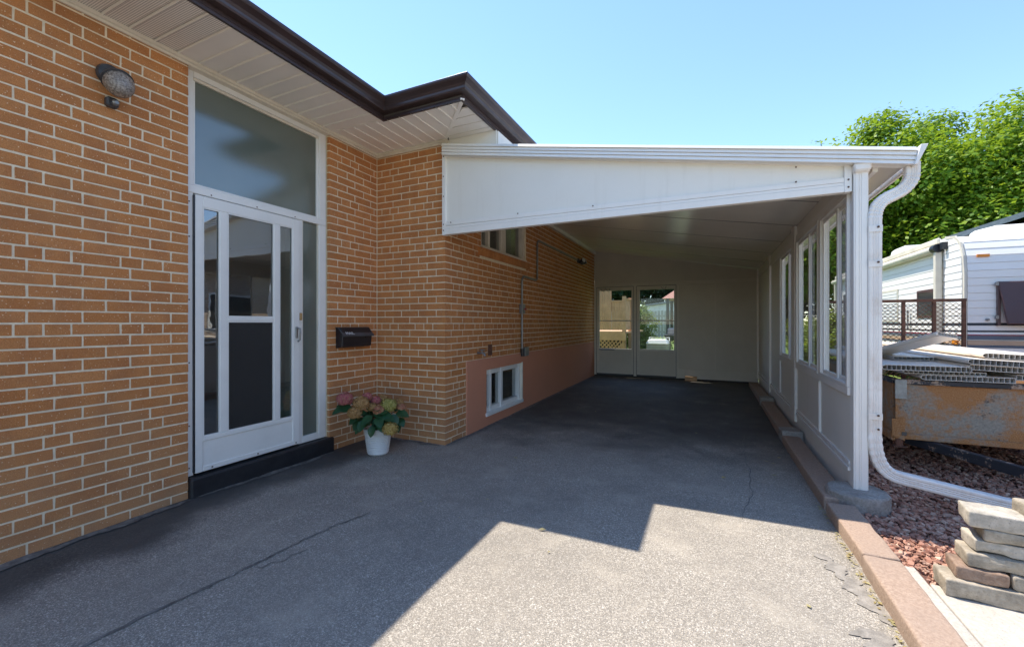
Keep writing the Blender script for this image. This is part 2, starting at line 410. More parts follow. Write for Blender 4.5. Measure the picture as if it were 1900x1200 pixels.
    def build(s, name, mat, parent=None, bevel=0, smooth=False, seg=1):
        v = s.v
        xs = [p[0] for p in v]; ys = [p[1] for p in v]; zs = [p[2] for p in v]
        o = Vector(((min(xs) + max(xs)) / 2, (min(ys) + max(ys)) / 2, min(zs)))
        me = bpy.data.meshes.new(name)
        me.from_pydata([(p[0] - o.x, p[1] - o.y, p[2] - o.z) for p in v], [], s.f)
        bm = bmesh.new(); bm.from_mesh(me)
        bmesh.ops.recalc_face_normals(bm, faces=bm.faces)
        if bevel:
            ed = [e for e in bm.edges if len(e.link_faces) == 2 and e.calc_face_angle(0) > .5]
            bmesh.ops.bevel(bm, geom=ed, offset=bevel, segments=seg, affect='EDGES', clamp_overlap=True)
        if smooth:
            for e in bm.edges:
                if len(e.link_faces) == 2 and e.calc_face_angle(0) > .62: e.smooth = False
        bm.to_mesh(me); bm.free()
        return link(name, me, mat, parent, o, smooth)
def link(name, me, mat, parent=None, o=(0, 0, 0), smooth=False):
    if mat and not me.materials: me.materials.append(MATS[mat])
    if smooth:
        for p in me.polygons: p.use_smooth = True
    ob = bpy.data.objects.new(name, me); COL.objects.link(ob); o = Vector(o)
    WLOC[ob.name] = o
    if parent: ob.parent = parent; ob.location = o - WLOC[parent.name]
    else: ob.location = o
    return ob
def thing(name, loc, label, cat, group=None, kind=None):
    o = bpy.data.objects.new(name, None); COL.objects.link(o); o.location = loc; o.empty_display_size = .1
    WLOC[o.name] = Vector(loc); return tag(o, label, cat, group, kind)
def tag(o, label=None, cat=None, group=None, kind=None):
    if label: o['label'] = label
    if cat: o['category'] = cat
    if group: o['group'] = group
    if kind: o['kind'] = kind
    return o
def B(name, mat, parent, *a, bevel=0): return MB().box(*a).build(name, mat, parent, bevel)
def rough_block(dx, dy, dz, loc, rot, seed, amp=.006, cuts=5, rnd_=.012, top_wear=0.0):
    """a worn stone or cast block: gridded box with rounded arrises, roughened by noise"""
    def grid(L):
        n = max(3, min(60, int(L / .022))); r = rnd_
        g = [-L / 2, -L / 2 + r * .25, -L / 2 + r * .6, -L / 2 + r]
        g += [-L / 2 + r + (L - 2 * r) * k / n for k in range(1, n)]
        return g + [L / 2 - r, L / 2 - r * .6, L / 2 - r * .25, L / 2]
    G = [grid(dx), grid(dy), grid(dz)]; hd = (dx / 2, dy / 2, dz / 2); bm = bmesh.new(); vmap = {}
    def vert(p):
        k = tuple(round(q, 5) for q in p)
        if k not in vmap:
            inner = Vector([max(-(h - rnd_), min(h - rnd_, q)) for q, h in zip(p, hd)]); d = Vector(p) - inner
            if d.length > 1e-7: d.normalize()
            q = inner + d * rnd_; sd = Vector((seed * 3.1, seed * 1.7, seed * .9))
            chip_ = max(0, noise.noise((q + sd) * 9) - .25) * (1 if sum(abs(abs(c) - h) < rnd_ * 1.5 for c, h in zip(p, hd)) > 1 else 0)
            q += d * (noise.noise((q + sd) * 11) * amp + noise.noise((q + sd) * 38) * amp * .55 - chip_ * amp * 4)
            vmap[k] = bm.verts.new(q)
        return vmap[k]
    for ax in range(3):
        u, v = [i for i in range(3) if i != ax]
        for sgn in (-1, 1):
            for i in range(len(G[u]) - 1):
                for j in range(len(G[v]) - 1):
                    c = []
                    for a_, b_ in ((i, j), (i + 1, j), (i + 1, j + 1), (i, j + 1)):
                        p = [0, 0, 0]; p[ax] = sgn * hd[ax]; p[u] = G[u][a_]; p[v] = G[v][b_]; c.append(vert(p))
                    try: bm.faces.new(c)
                    except ValueError: pass
    bm.verts.index_update()
    M = Matrix.Translation(loc) @ Matrix.Rotation(rot, 4, 'Z')
    vs = [M @ (v.co + Vector((0, 0, dz / 2))) for v in bm.verts]; fs = [[v.index for v in f.verts] for f in bm.faces]
    bm.free(); return MB().add(vs, fs)

# ------------------------------------------------------------------ ground
def gz(y):   # the drive rises a little towards the back
    return -.03 * max(0, min(1, (1.6 - y) / 1.2)) + .0065 * max(0, y - 4)
def sheet(name, mat, x0, x1, y0, y1, zf, nx=1, ny=1, kind='structure'):
    m = MB()
    vs = [(x0 + (x1 - x0) * i / nx, y0 + (y1 - y0) * j / ny, 0) for j in range(ny + 1) for i in range(nx + 1)]
    vs = [(x, y, zf(x, y)) for x, y, _ in vs]
    fs = [(j * (nx + 1) + i, j * (nx + 1) + i + 1, (j + 1) * (nx + 1) + i + 1, (j + 1) * (nx + 1) + i) for j in range(ny) for i in range(nx)]
    return tag(m.add(vs, fs).build(name, mat), kind=kind)
sheet('ground', 'far_ground', -600, 600, -600, 600, lambda x, y: -.12)
drive = sheet('driveway', 'asphalt', -3.6, .9, -14, 9.9, lambda x, y: gz(y) + .006 * noise.noise(Vector((x * .9, y * .9, 3))) * (1 if x > -2.2 else .3), 40, 190)
sheet('lawn', 'lawn', -30, 30, 10.0, 45, lambda x, y: .03 + .012 * (y - 10), 30, 30)
sheet('gravel_bed', 'red_soil', .82, 14, 2.58, 16.5, lambda x, y: .0 + .008 * noise.noise(Vector((x * 2, y * 2, 0))), 60, 60)
slab = tag(rough_block(2.6, 2.5, .12, (.93 + 1.3, 2.60 - 1.25, -.09), R(.4), 3, .002, 6, .008).build('concrete_slab', 'pale_concrete', smooth=True), kind='structure')
for i_, (x0_, x1_, y0_, y1_) in enumerate(((.94, 3.52, -3.5, .085), (.94, 3.52, -7.5, -3.52), (.94, 3.52, -14, -7.52), (3.54, 7.0, -3.5, 2.55), (3.54, 7.0, -14, -3.52))):  # extra slabs out of view, added to bounce light onto soffit and walls
    tag(MB().box(x0_, x1_, y0_, y1_, -.1, .028).build('concrete_slab', 'pale_concrete', bevel=.006), kind='structure')
slab2 = tag(rough_block(.105, 2.0, .12, (.868, 1.72, -.085), R(.5), 5, .003, 6, .008).build('concrete_strip', 'pale_concrete', smooth=True), kind='structure')
# cracks and tar repairs lie on the drive as thin skins
def ribbon(pts, wid, z, seed, name, mat, parent):
    m = MB(); L = []; n = 0
    P = [Vector((*p, 0)) for p in pts]; out = []
    for i in range(len(P) - 1):
        for k in range(14): out.append(P[i].lerp(P[i + 1], k / 14))
    out.append(P[-1])
    vs = []
    for i, p in enumerate(out):
        d = (out[min(i + 1, len(out) - 1)] - out[max(i - 1, 0)]).normalized(); s = Vector((d.y, -d.x, 0))
        t = i / (len(out) - 1); taper = min(1, 6 * t, 6 * (1 - t)) ** .6
        p = p + s * (.03 * noise.noise(Vector((i * .21, seed, 0))) + .008 * noise.noise(Vector((i * .9, seed, 4))))
        a = wid * taper * (.5 + .6 * noise.noise(Vector((i * .17, seed, 5))) + .2 * noise.noise(Vector((i * .8, seed, 3)))); b = wid * taper * (.5 + .6 * noise.noise(Vector((i * .17, seed, 9))) + .2 * noise.noise(Vector((i * .8, seed, 7))))
        vs += [p + s * a, p - s * b]
    vs = [(v.x, v.y, gz(v.y) + .006 * noise.noise(Vector((v.x * .9, v.y * .9, 3))) * (1 if v.x > -2.2 else .3) + z) for v in vs]
    return m.add(vs, [(2 * i, 2 * i + 1, 2 * i + 3, 2 * i + 2) for i in range(len(out) - 1)]).build(name, mat, parent)
ribbon([(-2.26, .4), (-2.2, .8), (-2.15, 1.16), (-2.125, 1.3)], .018, .004, 1, 'crack_seal', 'tar', drive)
ribbon([(-2.13, 1.27), (-2.11, 1.43), (-2.085, 1.62)], .014, .005, 12, 'crack_seal', 'tar', drive)
ribbon([(-2.1, 1.6), (-2.07, 1.78), (-2.06, 1.9), (-1.99, 2.1)], .013, .004, 13, 'crack_seal', 'tar', drive)
ribbon([(-2.1, 1.36), (-2.02, 1.46), (-1.98, 1.62)], .007, .004, 14, 'crack_seal', 'tar', drive)
ribbon([(.34, 5.3), (.29, 4.58), (.3, 4.0), (.27, 3.46), (.17, 3.0)], .006, .004, 2, 'crack_seal', 'tar', drive)
ribbon([(.52, 2.74), (.575, 2.62), (.6, 2.48), (.64, 2.36), (.66, 2.2)], .075, .004, 3, 'tar_patch', 'tar_patch', drive)
ribbon([(.55, 2.14), (.6, 2.05), (.62, 1.9), (.6, 1.7)], .13, .004, 4, 'tar_patch', 'tar_patch', drive)
ribbon([(-3.3, .2), (-3.28, .9), (-3.275, 1.4), (-3.27, 1.73)], .06, .006, 6, 'tar_fillet', 'tar', drive)
ribbon([(-3.28, 1.75), (-3.25, 2.3), (-3.24, 2.95)], .045, .006, 7, 'tar_fillet', 'tar', drive)
ribbon([(-3.3, 3.56), (-2.9, 3.56), (-2.45, 3.55)], .05, .006, 8, 'tar_fillet', 'tar', drive)
ribbon([(-2.4, 3.56), (-2.385, 4.4), (-2.39, 6), (-2.39, 9.5)], .05, .006, 9, 'tar_fillet', 'tar', drive)

# ------------------------------------------------------------------ house
HX, HY, SX = -3.32, 3.591, -2.425          # door wall, return wall, carport-side wall
D0, D1 = 1.73, 2.946                       # entrance opening
ZS = 3.085                                 # soffit
HC, BL, HD, J = .0693, .2237, .1125, .0105
house = thing('house', (-5, 4, 0), 'orange-brown brick bungalow with white soffit, dark brown gutter and glazed white entrance', 'house')
wl = B('wall', 'mortar', house, HX - .25, HX - .0028, -4, D0 - .004, -.2, ZS)
wp = B('wall', 'mortar', house, HX - .25, HX - .0028, D1 + .004, HY + .25, -.2, ZS)
wr = B('wall', 'mortar', house, HX - .0028, SX - .25, HY + .0028, HY + .25, -.2, ZS)
ws = MB()
W0, W1, WZ0, WZ1 = 4.337, 5.669, 2.12, 2.93     # kitchen window
V0, V1, VZ0, VZ1 = 4.442, 5.494, .15, .675      # basement window
SE = 9.70                                      # rear end of the house
def holed(m, x0, x1, ys, zs, holes):
    for i in range(len(ys) - 1):
        for k in range(len(zs) - 1):
            yc = (ys[i] + ys[i + 1]) / 2; zc = (zs[k] + zs[k + 1]) / 2
            if not any(a < yc < b and c < zc < d for a, b, c, d in holes):
                m.box(x0, x1, ys[i], ys[i + 1], zs[k], zs[k + 1])
    return m
holed(ws, SX - .25, SX - .002, [HY + .0028, W0, V0, V1, W1, SE], [-.2, VZ0, VZ1, WZ0, WZ1, ZS], [(W0, W1, WZ0, WZ1), (V0, V1, VZ0, VZ1)])
wsd = ws.build('wall', 'mortar', house)
# bricks
def layout(rowtype, s0, s1, lead):
    """brick ends along a course from s0 (door jamb or corner) to s1"""
    out = []; s = s0; sgn = 1 if s1 > s0 else -1
    if rowtype == 'A': seq = [lead]; rep = [BL]
    elif rowtype == 'B': seq = [BL]; rep = [BL]
    else: seq = [.152, HD, HD]; rep = [BL, HD, HD]
    i = 0
    while (s1 - s) * sgn > .03:
        L = seq[i] if i < len(seq) else rep[(i - len(seq)) % len(rep)]
        e = s + sgn * L
        if (s1 - e) * sgn < .035: e = s1
        out.append((min(s, e), max(s, e))); s = e; i += 1
    return out
def rtype(j):
    if j in (0, 6, 12, 18, 24, -9, -15): return 'H'
    return 'A' if j % 2 else 'B'
bricks = []     # (wall, s0, s1, z0, z1)
for j in range(-19, 28):
    z0 = 1.23 + (j - 1) * HC + J / 2; z1 = z0 + HC - J
    z1 = min(z1, ZS - .008)
    if z1 - z0 < .015: continue
    t = rtype(j)
    for a, b in layout(t, D0, -2.2, .105): bricks.append(('L', a, b, z0, z1))
    for a, b in layout(t, D1, HY, .103): bricks.append(('P', a, b, z0, z1))
    # return wall runs from the outer corner inwards; corner bricks alternate
    for a, b in layout({'A': 'B', 'B': 'A', 'H': 'A' if False else 'H'}[t], SX, HX, .11): bricks.append(('R', a, b, z0, z1))
    for a, b in layout(t, HY, SE, .11):
        if z1 < .814 and b > 3.998:
            b = 3.998
            if b - a < .03: continue
        if b > W0 - .02 and a < W1 + .02 and z1 > 2.0 and z0 < WZ1:
            if a < W0 and (z1 > WZ0 or True) and b > W0 - .05: b = min(b, W0 - .0) if a < W0 - .06 else a
            elif b > W1: a = max(a, W1)
            else: continue
            if b - a < .03: continue
        if z0 < .814 and a > 3.99: continue
        bricks.append(('S', a, b, z0, z1))
ct, st_ = math.cos(R(25.057)), math.sin(R(25.057))
def shown(bk):
    wl_, a, b, z0, z1 = bk; s = (a + b) / 2; z = (z0 + z1) / 2
    p = {'L': (HX, s), 'P': (HX, s), 'R': (s, HY), 'S': (SX, s)}[wl_]
    t = -st_ * p[0] + ct * p[1]; r = ct * p[0] + st_ * p[1]
    if t < .3 or abs(r / t) > 1.23 or abs((z - 1.23) / t) > .78 or z < .02: return 0
    face = abs(p[0]) / math.hypot(*p) if wl_ != 'R' else abs(p[1]) / math.hypot(*p)
    return (b - a) * face * (z1 - z0) / t ** 2
order = sorted(range(len(bricks)), key=lambda i: -shown(bricks[i]))
single = set(order[:300])
cache = {}
def brick_mesh(axis, L, Hh, var):
    key = (axis, round(L, 3), round(Hh, 4), var)
    if key not in cache:
        rr = random.Random(hash(key) & 0xffff); j = lambda s: (rr.random() - .5) * s
        h, d = L / 2, .03
        if axis == 'y':   # face looks +x
            vs = [(-d, -h, 0), (0 + j(.002), -h + j(.003), j(.003)), (0 + j(.002), h + j(.003), j(.003)), (-d, h, 0),
                  (-d, -h, Hh), (0 + j(.002), -h + j(.003), Hh + j(.003)), (0 + j(.002), h + j(.003), Hh + j(.003)), (-d, h, Hh)]
        else:             # face looks -y
            vs = [(-h + j(.003), j(.002), j(.003)), (h + j(.003), j(.002), j(.003)), (h, d, 0), (-h, d, 0),
                  (-h + j(.003), j(.002), Hh + j(.003)), (h + j(.003), j(.002), Hh + j(.003)), (h, d, Hh), (-h, d, Hh)]
        me = bpy.data.meshes.new('brick')
        m = MB().hexa(vs[:4], vs[4:])
        bm = bmesh.new(); V = [bm.verts.new(p) for p in vs]
        for f in m.f: bm.faces.new([V[i] for i in f])
        bmesh.ops.recalc_face_normals(bm, faces=bm.faces)
        bmesh.ops.bevel(bm, geom=list(bm.edges), offset=.0016, segments=1, affect='EDGES')
        bm.to_mesh(me); bm.free(); me.materials.append(MATS['rug_face_brick'])
        cache[key] = me
    return cache[key]
rest = MB()
for i, (wn, a, b, z0, z1) in enumerate(bricks):
    rr = random.Random(i)
    a2, b2 = a + J / 2, b - J / 2
    if wn == 'L' and abs(b - D0) < .001: b2 = b
    if wn == 'P' and abs(a - D1) < .001: a2 = a
    if wn == 'R' and abs(b - SX) < .001: b2 = b
    if wn == 'S' and abs(a - HY) < .001: a2 = a
    s = (a2 + b2) / 2; off = (rr.random() - .5) * .002 * (.5 if wn == 'S' else 1)
    if i in single:
        me = brick_mesh('x' if wn == 'R' else 'y', b2 - a2, z1 - z0, rr.randrange(5))
        o = {'L': (HX + off, s, z0), 'P': (HX + off, s, z0), 'R': (s, HY + off, z0), 'S': (SX + off, s, z0)}[wn]
        link('brick', me, None, {'L': wl, 'P': wp, 'R': wr, 'S': wsd}[wn], o)
    else:
        je = lambda q: (rr.random() - .5) * q
        if wn == 'R': rest.box(a2, b2, HY + off, HY + .03, z0 + je(.002), z1 + je(.002))
        else:
            X = HX if wn in 'LP' else SX
            rest.box(X - .03, X + off, a2 + je(.002), b2 + je(.002), z0 + je(.002), z1 + je(.002))
tag(rest.build('brick_courses', 'rug_face_brick', house), kind='stuff')
# pier reveal beside the door and jamb side bricks
for j in range(-18, 28):
    z0 = 1.23 + (j - 1) * HC + J / 2; z1 = min(z0 + HC - J, ZS - .01)
    if z1 - z0 < .02: continue
# rowlock sill under the kitchen window
for k in range(19):
    y0 = 4.27 + k * .0785
    B('sill_brick', 'rug_face_brick', wsd, SX - .1, SX + .028, y0, y0 + .069, 2.022, 2.116, bevel=.003)
MB().box(SX - .1, SX + .016, 4.275, 4.27 + 19 * .0785 - .012, 2.026, 2.112).build('sill_mortar', 'mortar', wsd)
# parging band along the foot of the side wall
pm = MB(); holed(pm, SX - .006, SX + .012, [4.0, V0, V1, SE], [-.15, VZ0, VZ1, .812], [(V0, V1, VZ0, VZ1)])
pm.build('parging', 'parging', house, bevel=0)
# soffit boards: each panel its own piece
y = 2.975; k = 0
while y > -3.2:
    vent = y - .133 < 1.6
    m = MB().box(HX + .004, -2.695, y - .133 + .007, y - .004, ZS, ZS + .012)
    m.box(HX + .004, -2.695, y - .005, y + .008, ZS + .006, ZS + .018); m.box(HX + .004, -2.695, y - .133 + .0075, y - .133 + .02, ZS - .008, ZS)
    m.build('soffit_panel', 'vented_soffit' if vent else 'soffit_white', house, bevel=.0015)
    y -= .133
x = -1.87
while x > HX + .02:
    x2 = max(x - .133, HX + .004)
    def yb(xx): return 2.998
    ylow = 2.998
    if x > SX:   # beyond the outer corner the boards stop at the diagonal
        m = MB(); ya = HY - (x - SX) * .985; yb_ = HY - (max(x2, SX) - SX) * .985
        m.hexa([(x - .004, ylow, ZS), (x - .004, max(ylow + .002, ya), ZS), (x2 + .007, max(ylow + .004, yb_), ZS), (x2 + .007, ylow, ZS)],
               [(x - .004, ylow, ZS + .012), (x - .004, max(ylow + .002, ya), ZS + .012), (x2 + .007, max(ylow + .004, yb_), ZS + .012), (x2 + .007, ylow, ZS + .012)])
    else:
        m = MB().box(x2 + .007, x - .004, ylow, HY - .004, ZS, ZS + .012)
    m.box(x2 + .0075, x2 + .02, ylow, HY - .03 if x <= SX else max(ylow + .01, yb_ - .03), ZS - .008, ZS)
    m.build('soffit_panel', 'soffit_white', house)
    x -= .133
y = 2.999
while y < SE:
    y2 = y + .133
    xa = SX + max(0, (HY - y) / .985); xb = SX + max(0, (HY - y2) / .985)
    if xa < -1.87:
        MB().hexa([(xa + .012, y + .004, ZS), (-1.862, y + .004, ZS), (-1.862, y2 - .007, ZS), (max(xb, SX) + .012, y2 - .007, ZS)],
                  [(xa + .012, y + .004, ZS + .012), (-1.862, y + .004, ZS + .012), (-1.862, y2 - .007, ZS + .012), (max(xb, SX) + .012, y2 - .007, ZS + .012)]).build('soffit_panel', 'soffit_white', house)
    y = y2
MB().bar((SX + .004, HY - .004, ZS + .002), (-1.853, 2.998, ZS + .001), .034, .014).build('soffit_mitre_strip', 'soffit_white', house)
B('frieze_corner', 'cream_paint', house, SX - .02, SX + .03, HY - .03, HY + .012, ZS - .05, ZS - .0025)
MB().box(HX, -2.7, 2.979, 2.995, ZS - .003, ZS + .014).build('soffit_joint_strip', 'soffit_white', house)
MB().box(HX - .3, -2.695, -4, 2.99, ZS + .02, ZS + .03).box(HX - .3, -1.86, 2.99, SE, ZS + .02, ZS + .03).build('eave_deck', 'interior_dark', house)
# frieze moulding where wall meets soffit
fp = [(0.001, ZS - .045), (.014, ZS - .045), (.014, ZS - .03), (.026, ZS - .024), (.026, ZS - .002), (.001, ZS - .002)]
MB().mitre(fp, [(HX, -4), (HX, HY), (SX, HY), (SX, HY + .03)]).build('frieze_moulding', 'cream_paint', house)
# fascia and K-style gutter follow the eave round both corners
eave = [(-2.69, -4), (-2.69, 2.995), (-1.855, 2.995), (-1.855, SE + .3)]
MB().mitre([(-.02, ZS - .008), (0, ZS - .008), (0, ZS + .012), (.004, ZS + .014), (.004, ZS + .125), (-.02, ZS + .125)], eave).build('fascia', 'brown_metal', house)
gp = [(.0045, ZS + .038), (.062, ZS + .038), (.068, ZS + .05), (.07, ZS + .066), (.08, ZS + .084), (.098, ZS + .096), (.114, ZS + .105), (.121, ZS + .118), (.121, ZS + .134), (.112, ZS + .138), (.112, ZS + .128), (.0045, ZS + .118)]
gut = MB().mitre(gp, eave).build('gutter', 'brown_metal', house, bevel=.0012)
for (x, y) in ((-2.69 + .1, 2.895), (-1.855 + .1, 2.895)):
    MB().box(x - .022, x + .024, y - .022, y + .024, ZS + .06, ZS + .06).v
# hip roof: three shingled planes
def zr(d): return ZS + .128 + .36 * d
e1, e2, e3 = -2.66, 2.965, -1.825
ro = MB()
def slab_poly(pts, th=.035):
    n = len(pts); ro.add([(x, y, z) for x, y, z in pts] + [(x, y, z + th) for x, y, z in pts],
        [tuple(range(n))[::-1], tuple(range(n, 2 * n))] + [(i, (i + 1) % n, (i + 1) % n + n, i + n) for i in range(n)])
rx = -8.0
slab_poly([(e1, -4.3, zr(0)), (e1, e2, zr(0)), (rx, e2 + (e1 - rx), zr(e1 - rx)), (rx, -4.3, zr(e1 - rx))])
slab_poly([(e1, e2, zr(0)), (e3, e2, zr(0)), (rx + .835, e2 + (e1 - rx), zr(e1 - rx)), (rx, e2 + (e1 - rx), zr(e1 - rx))])
slab_poly([(e3, e2, zr(0)), (e3, SE + .4, zr(0)), (rx + .835, SE + .4, zr(e1 - rx)), (rx + .835, e2 + (e1 - rx), zr(e1 - rx))])
ro.build('roof', 'shingle', house)
B('wall', 'interior_dark', house, -10, -9.8, -4, SE, -.2, 3.2)
B('wall', 'mortar', house, -10, SX - .25, SE, SE + .2, -.2, ZS + .05)
# white closure board under the eave where the carport roof tucks in
B('closure_board', 'white_panel', house, -1.852, -1.838, 3.62, SE, 2.86, ZS - .01)
B('closure_board', 'white_panel', house, SX + .02, -1.853, 3.606, 3.62, 2.9, ZS - .002)
# ---- entrance
FX = -3.363
ent = MB()
fr = MB()
fr.box(FX - .1, FX + .004, D0 + .002, 1.783, .14, 3.05)
fr.box(FX - .1, FX + .004, 2.862, D1 - .004, .14, 3.05)
fr.box(FX - .1, FX + .008, 1.783, 2.862, 3.0, 3.049)
fr.box(FX - .1, FX + .010, D0 + .004, 2.935, 2.166, 2.222)
fr.box(FX - .1, FX + .002, 2.642, 2.684, .141, 2.166)
fr.box(FX - .1, FX + .003, 2.684, 2.862, .141, .2)
frame = fr.build('entrance_frame', 'door_white', house, bevel=.003)
B('transom_stop', 'cream_paint', frame, FX - .05, FX + .002, 1.785, 2.860, 2.978, 2.998, bevel=.002)
B('transom_window', 'frosted_glass', frame, FX - .03, FX - .018, 1.784, 2.861, 2.223, 2.999)
MB().box(FX - .018, FX - .008, 1.784, 1.80, 2.223, 2.978).box(FX - .018, FX - .008, 2.842, 2.861, 2.223, 2.978).box(FX - .018, FX - .008, 1.8, 2.842, 2.223, 2.238).build('glazing_bead', 'door_white', frame)
B('sidelight', 'frosted_glass', frame, FX - .03, FX - .02, 2.685, 2.861, .2, 2.165)
MB().box(FX - .02, FX - .006, 2.685, 2.694, .2, 2.165).box(FX - .02, FX - .006, 2.852, 2.861, .2, 2.165).build('glazing_bead', 'cream_paint', frame)
B('header_trim', 'cream_paint', house, HX - .1, HX + .006, D0 + .001, D1 - .001, 3.05, ZS - .046)
step = MB(); step.box(-3.5, -3.288, D0 + .003, 2.985, -.12, .136)
step = step.build('doorstep', 'black_paint', house, bevel=.012)
dr = MB()       # storm door leaf
DX0, DX1 = FX - .012, FX + .022
for y0, y1, z0, z1 in ((1.787, 1.838, .152, 2.158), (2.57, 2.639, .152, 2.158), (1.838, 2.57, 2.075, 2.158), (1.838, 2.57, .152, .19),
                       (1.956, 2.013, .406, 2.075), (2.392, 2.443, .406, 2.075), (1.838, 2.57, .372, .406), (2.013, 2.392, 1.246, 1.281)):
    dr.box(DX0, DX1, y0, y1, z0, z1)
door = dr.build('storm_door', 'door_white', house, bevel=.004)
B('kick_panel', 'door_white', door, DX0 + .004, DX1 - .008, 1.838, 2.57, .19, .372)
for y0, y1, z0, z1, nm, mt in ((1.838, 1.956, .406, 2.075, 'pane', 'door_glass'), (2.013, 2.392, 1.281, 2.075, 'pane', 'door_glass'), (2.443, 2.57, .406, 2.075, 'pane', 'door_glass'), (2.013, 2.392, .406, 1.246, 'insect_screen', 'insect_mesh')):
    B(nm, mt, door, FX + .002, FX + .006, y0, y1, z0, z1)
mm = MB()
for y0, y1, z0, z1 in ((1.838, 1.956, .406, 2.075), (2.013, 2.392, 1.281, 2.075), (2.443, 2.57, .406, 2.075), (2.013, 2.392, .406, 1.246)):
    q = .008
    mm.box(DX1 - .012, DX1 - .003, y0, y0 + q, z0, z1).box(DX1 - .012, DX1 - .003, y1 - q, y1, z0, z1).box(DX1 - .012, DX1 - .003, y0 + q, y1 - q, z0, z0 + q).box(DX1 - .012, DX1 - .003, y0 + q, y1 - q, z1 - q, z1)
mm.build('glazing_bead', 'door_white', door)
h = MB().box(DX1, DX1 + .012, 2.594, 2.615, 1.1, 1.2); h.tube([(DX1 + .01, 2.606, 1.19), (DX1 + .045, 2.606, 1.185), (DX1 + .05, 2.606, 1.15), (DX1 + .045, 2.604, 1.085), (DX1 + .02, 2.604, 1.07)], .008, 8)
h.build('door_handle', 'galvanised', door, bevel=.003)
B('latch_plate', 'brass', frame, FX + .002, FX + .016, 2.647, 2.672, 1.26, 1.325, bevel=.003)
sc_ = MB()
for z in (.2, .5, .95, 1.4, 1.85, 2.1): sc_.lathe([(.005, 0), (.005, .003)], (FX + .004, 1.755, z), 8, Matrix.Rotation(R(90), 3, 'Y'))
for y in (1.9, 2.25, 2.6): sc_.lathe([(.005, 0), (.005, .003)], (FX + .01, y, 2.18), 8, Matrix.Rotation(R(90), 3, 'Y')).lathe([(.006, 0), (.006, .003)], (DX1, y, .17), 8, Matrix.Rotation(R(90), 3, 'Y'))
sc_.build('screws', 'screw_rust', frame)
B('hinge_rail', 'black_metal', door, FX + .004, FX + .02, 1.777, 1.786, .16, 2.15)
# dim hallway behind the glass: inner door leaf, jambs, floor
MB().box(-3.62, -3.6, 1.8, 2.6, .14, 2.2).build('inner_door', 'interior_dark', house)
B('inner_jamb', 'cream_paint', house, -3.6, -3.464, 2.585, 2.64, .14, 2.2)
MB().box(-4.3, -3.465, 1.6, 1.62, 0, 3.05).box(-4.3, -3.465, 3.0, 3.02, 0, 3.05).box(-4.32, -4.3, 1.6, 3.02, 0, 3.05).box(-4.3, -3.465, 1.62, 3.0, .1, .13).build('hall', 'interior_tan', house)
# ---- kitchen window in the side wall
win = MB(); q = SX - .055
for y0, y1, z0, z1 in ((W0, W0 + .05, WZ0, WZ1), (W1 - .09, W1, WZ0, WZ1), (W0, W1, WZ0, WZ0 + .05), (W0, W1, WZ1 - .05, WZ1), (4.93, 5.07, WZ0, WZ1), (4.56, 4.6, WZ0, WZ1)):
    win.box(q - .06, q + .02 + (.012 if y1 - y0 < .1 and z1 - z0 > .5 else 0), y0 + .001, y1 - .001, z0 + .001, z1 - .001)
win = win.build('window', 'cream_paint', house, bevel=.003)
B('sill', 'cream_paint', win, q - .05, SX + .02, W0 + .005, W1 - .005, WZ0 + .002, WZ0 + .022, bevel=.004)
B('pane', 'door_glass', win, q - .02, q - .015, W0 + .05, 4.93, WZ0 + .05, WZ1 - .05)
B('pane', 'door_glass', win, q - .03, q - .025, 5.07, W1 - .09, WZ0 + .05, WZ1 - .05)
cu = MB()
for k in range(14): cu.tube([(q - .16, 5.33 + k * .02, WZ0 + .05), (q - .16, 5.33 + k * .02, WZ1)], .012, 6)
cu.build('curtain', 'curtain', win)
MB().box(SX - .9, SX - .88, 4.1, 6, 1.9, 3.1).box(SX - .88, SX - .25, 4.1, 4.12, 1.9, 3.1).box(SX - .88, SX - .25, 5.98, 6, 1.9, 3.1).box(SX - .88, SX - .25, 4.12, 5.98, 1.9, 1.92).build('room', 'interior_dark', house)
# ---- basement window
bw = MB(); q = SX - .04
for y0, y1, z0, z1 in ((V0, V0 + .04, VZ0, VZ1), (V1 - .07, V1, VZ0, VZ1), (V0, V1, VZ0, VZ0 + .07), (V0, V1, VZ1 - .065, VZ1), (4.865, 4.925, VZ0, VZ1), (4.575, 4.615, VZ0, VZ1)):
    bw.box(q - .05, q + .02 + (.01 if z1 - z0 > .3 else 0), y0 + .001, y1 - .001, z0 + .001, z1 - .001)
bw = bw.build('window', 'door_white', house, bevel=.003)
B('sill', 'door_white', bw, q - .04, SX + .03, V0 - .02, V1 + .02, VZ0 - .03, VZ0 + .012, bevel=.005)
B('casing', 'cream_paint', bw, SX - .02, SX + .02, V1 - .012, V1 + .02, VZ0 + .012, VZ1 + .01, bevel=.004)
B('pane', 'door_glass', bw, q - .015, q - .01, V0 + .04, 4.865, VZ0 + .07, VZ1 - .065)
B('pane', 'door_glass', bw, q - .025, q - .02, 4.925, V1 - .07, VZ0 + .07, VZ1 - .065)
B('blind', 'interior_tan', bw, q - .1, q - .09, 4.93, V1 - .03, VZ0 + .03, VZ1)
cu = MB()
for k in range(7): cu.tube([(q - .12, 4.68 + k * .022, VZ0 + .05), (q - .12, 4.68 + k * .022, VZ1)], .012, 6)
cu.build('curtain', 'curtain', bw)
MB().box(SX - .9, SX - .88, 4.2, 5.8, -.1, 1).box(SX - .88, SX - .25, 4.2, 4.22, -.1, 1).box(SX - .88, SX - .25, 5.78, 5.8, -.1, 1).box(SX - .88, SX - .25, 4.22, 5.78, -.1, -.08).box(SX - .88, SX - .25, 4.22, 5.78, .98, 1).build('room', 'interior_dark', house)
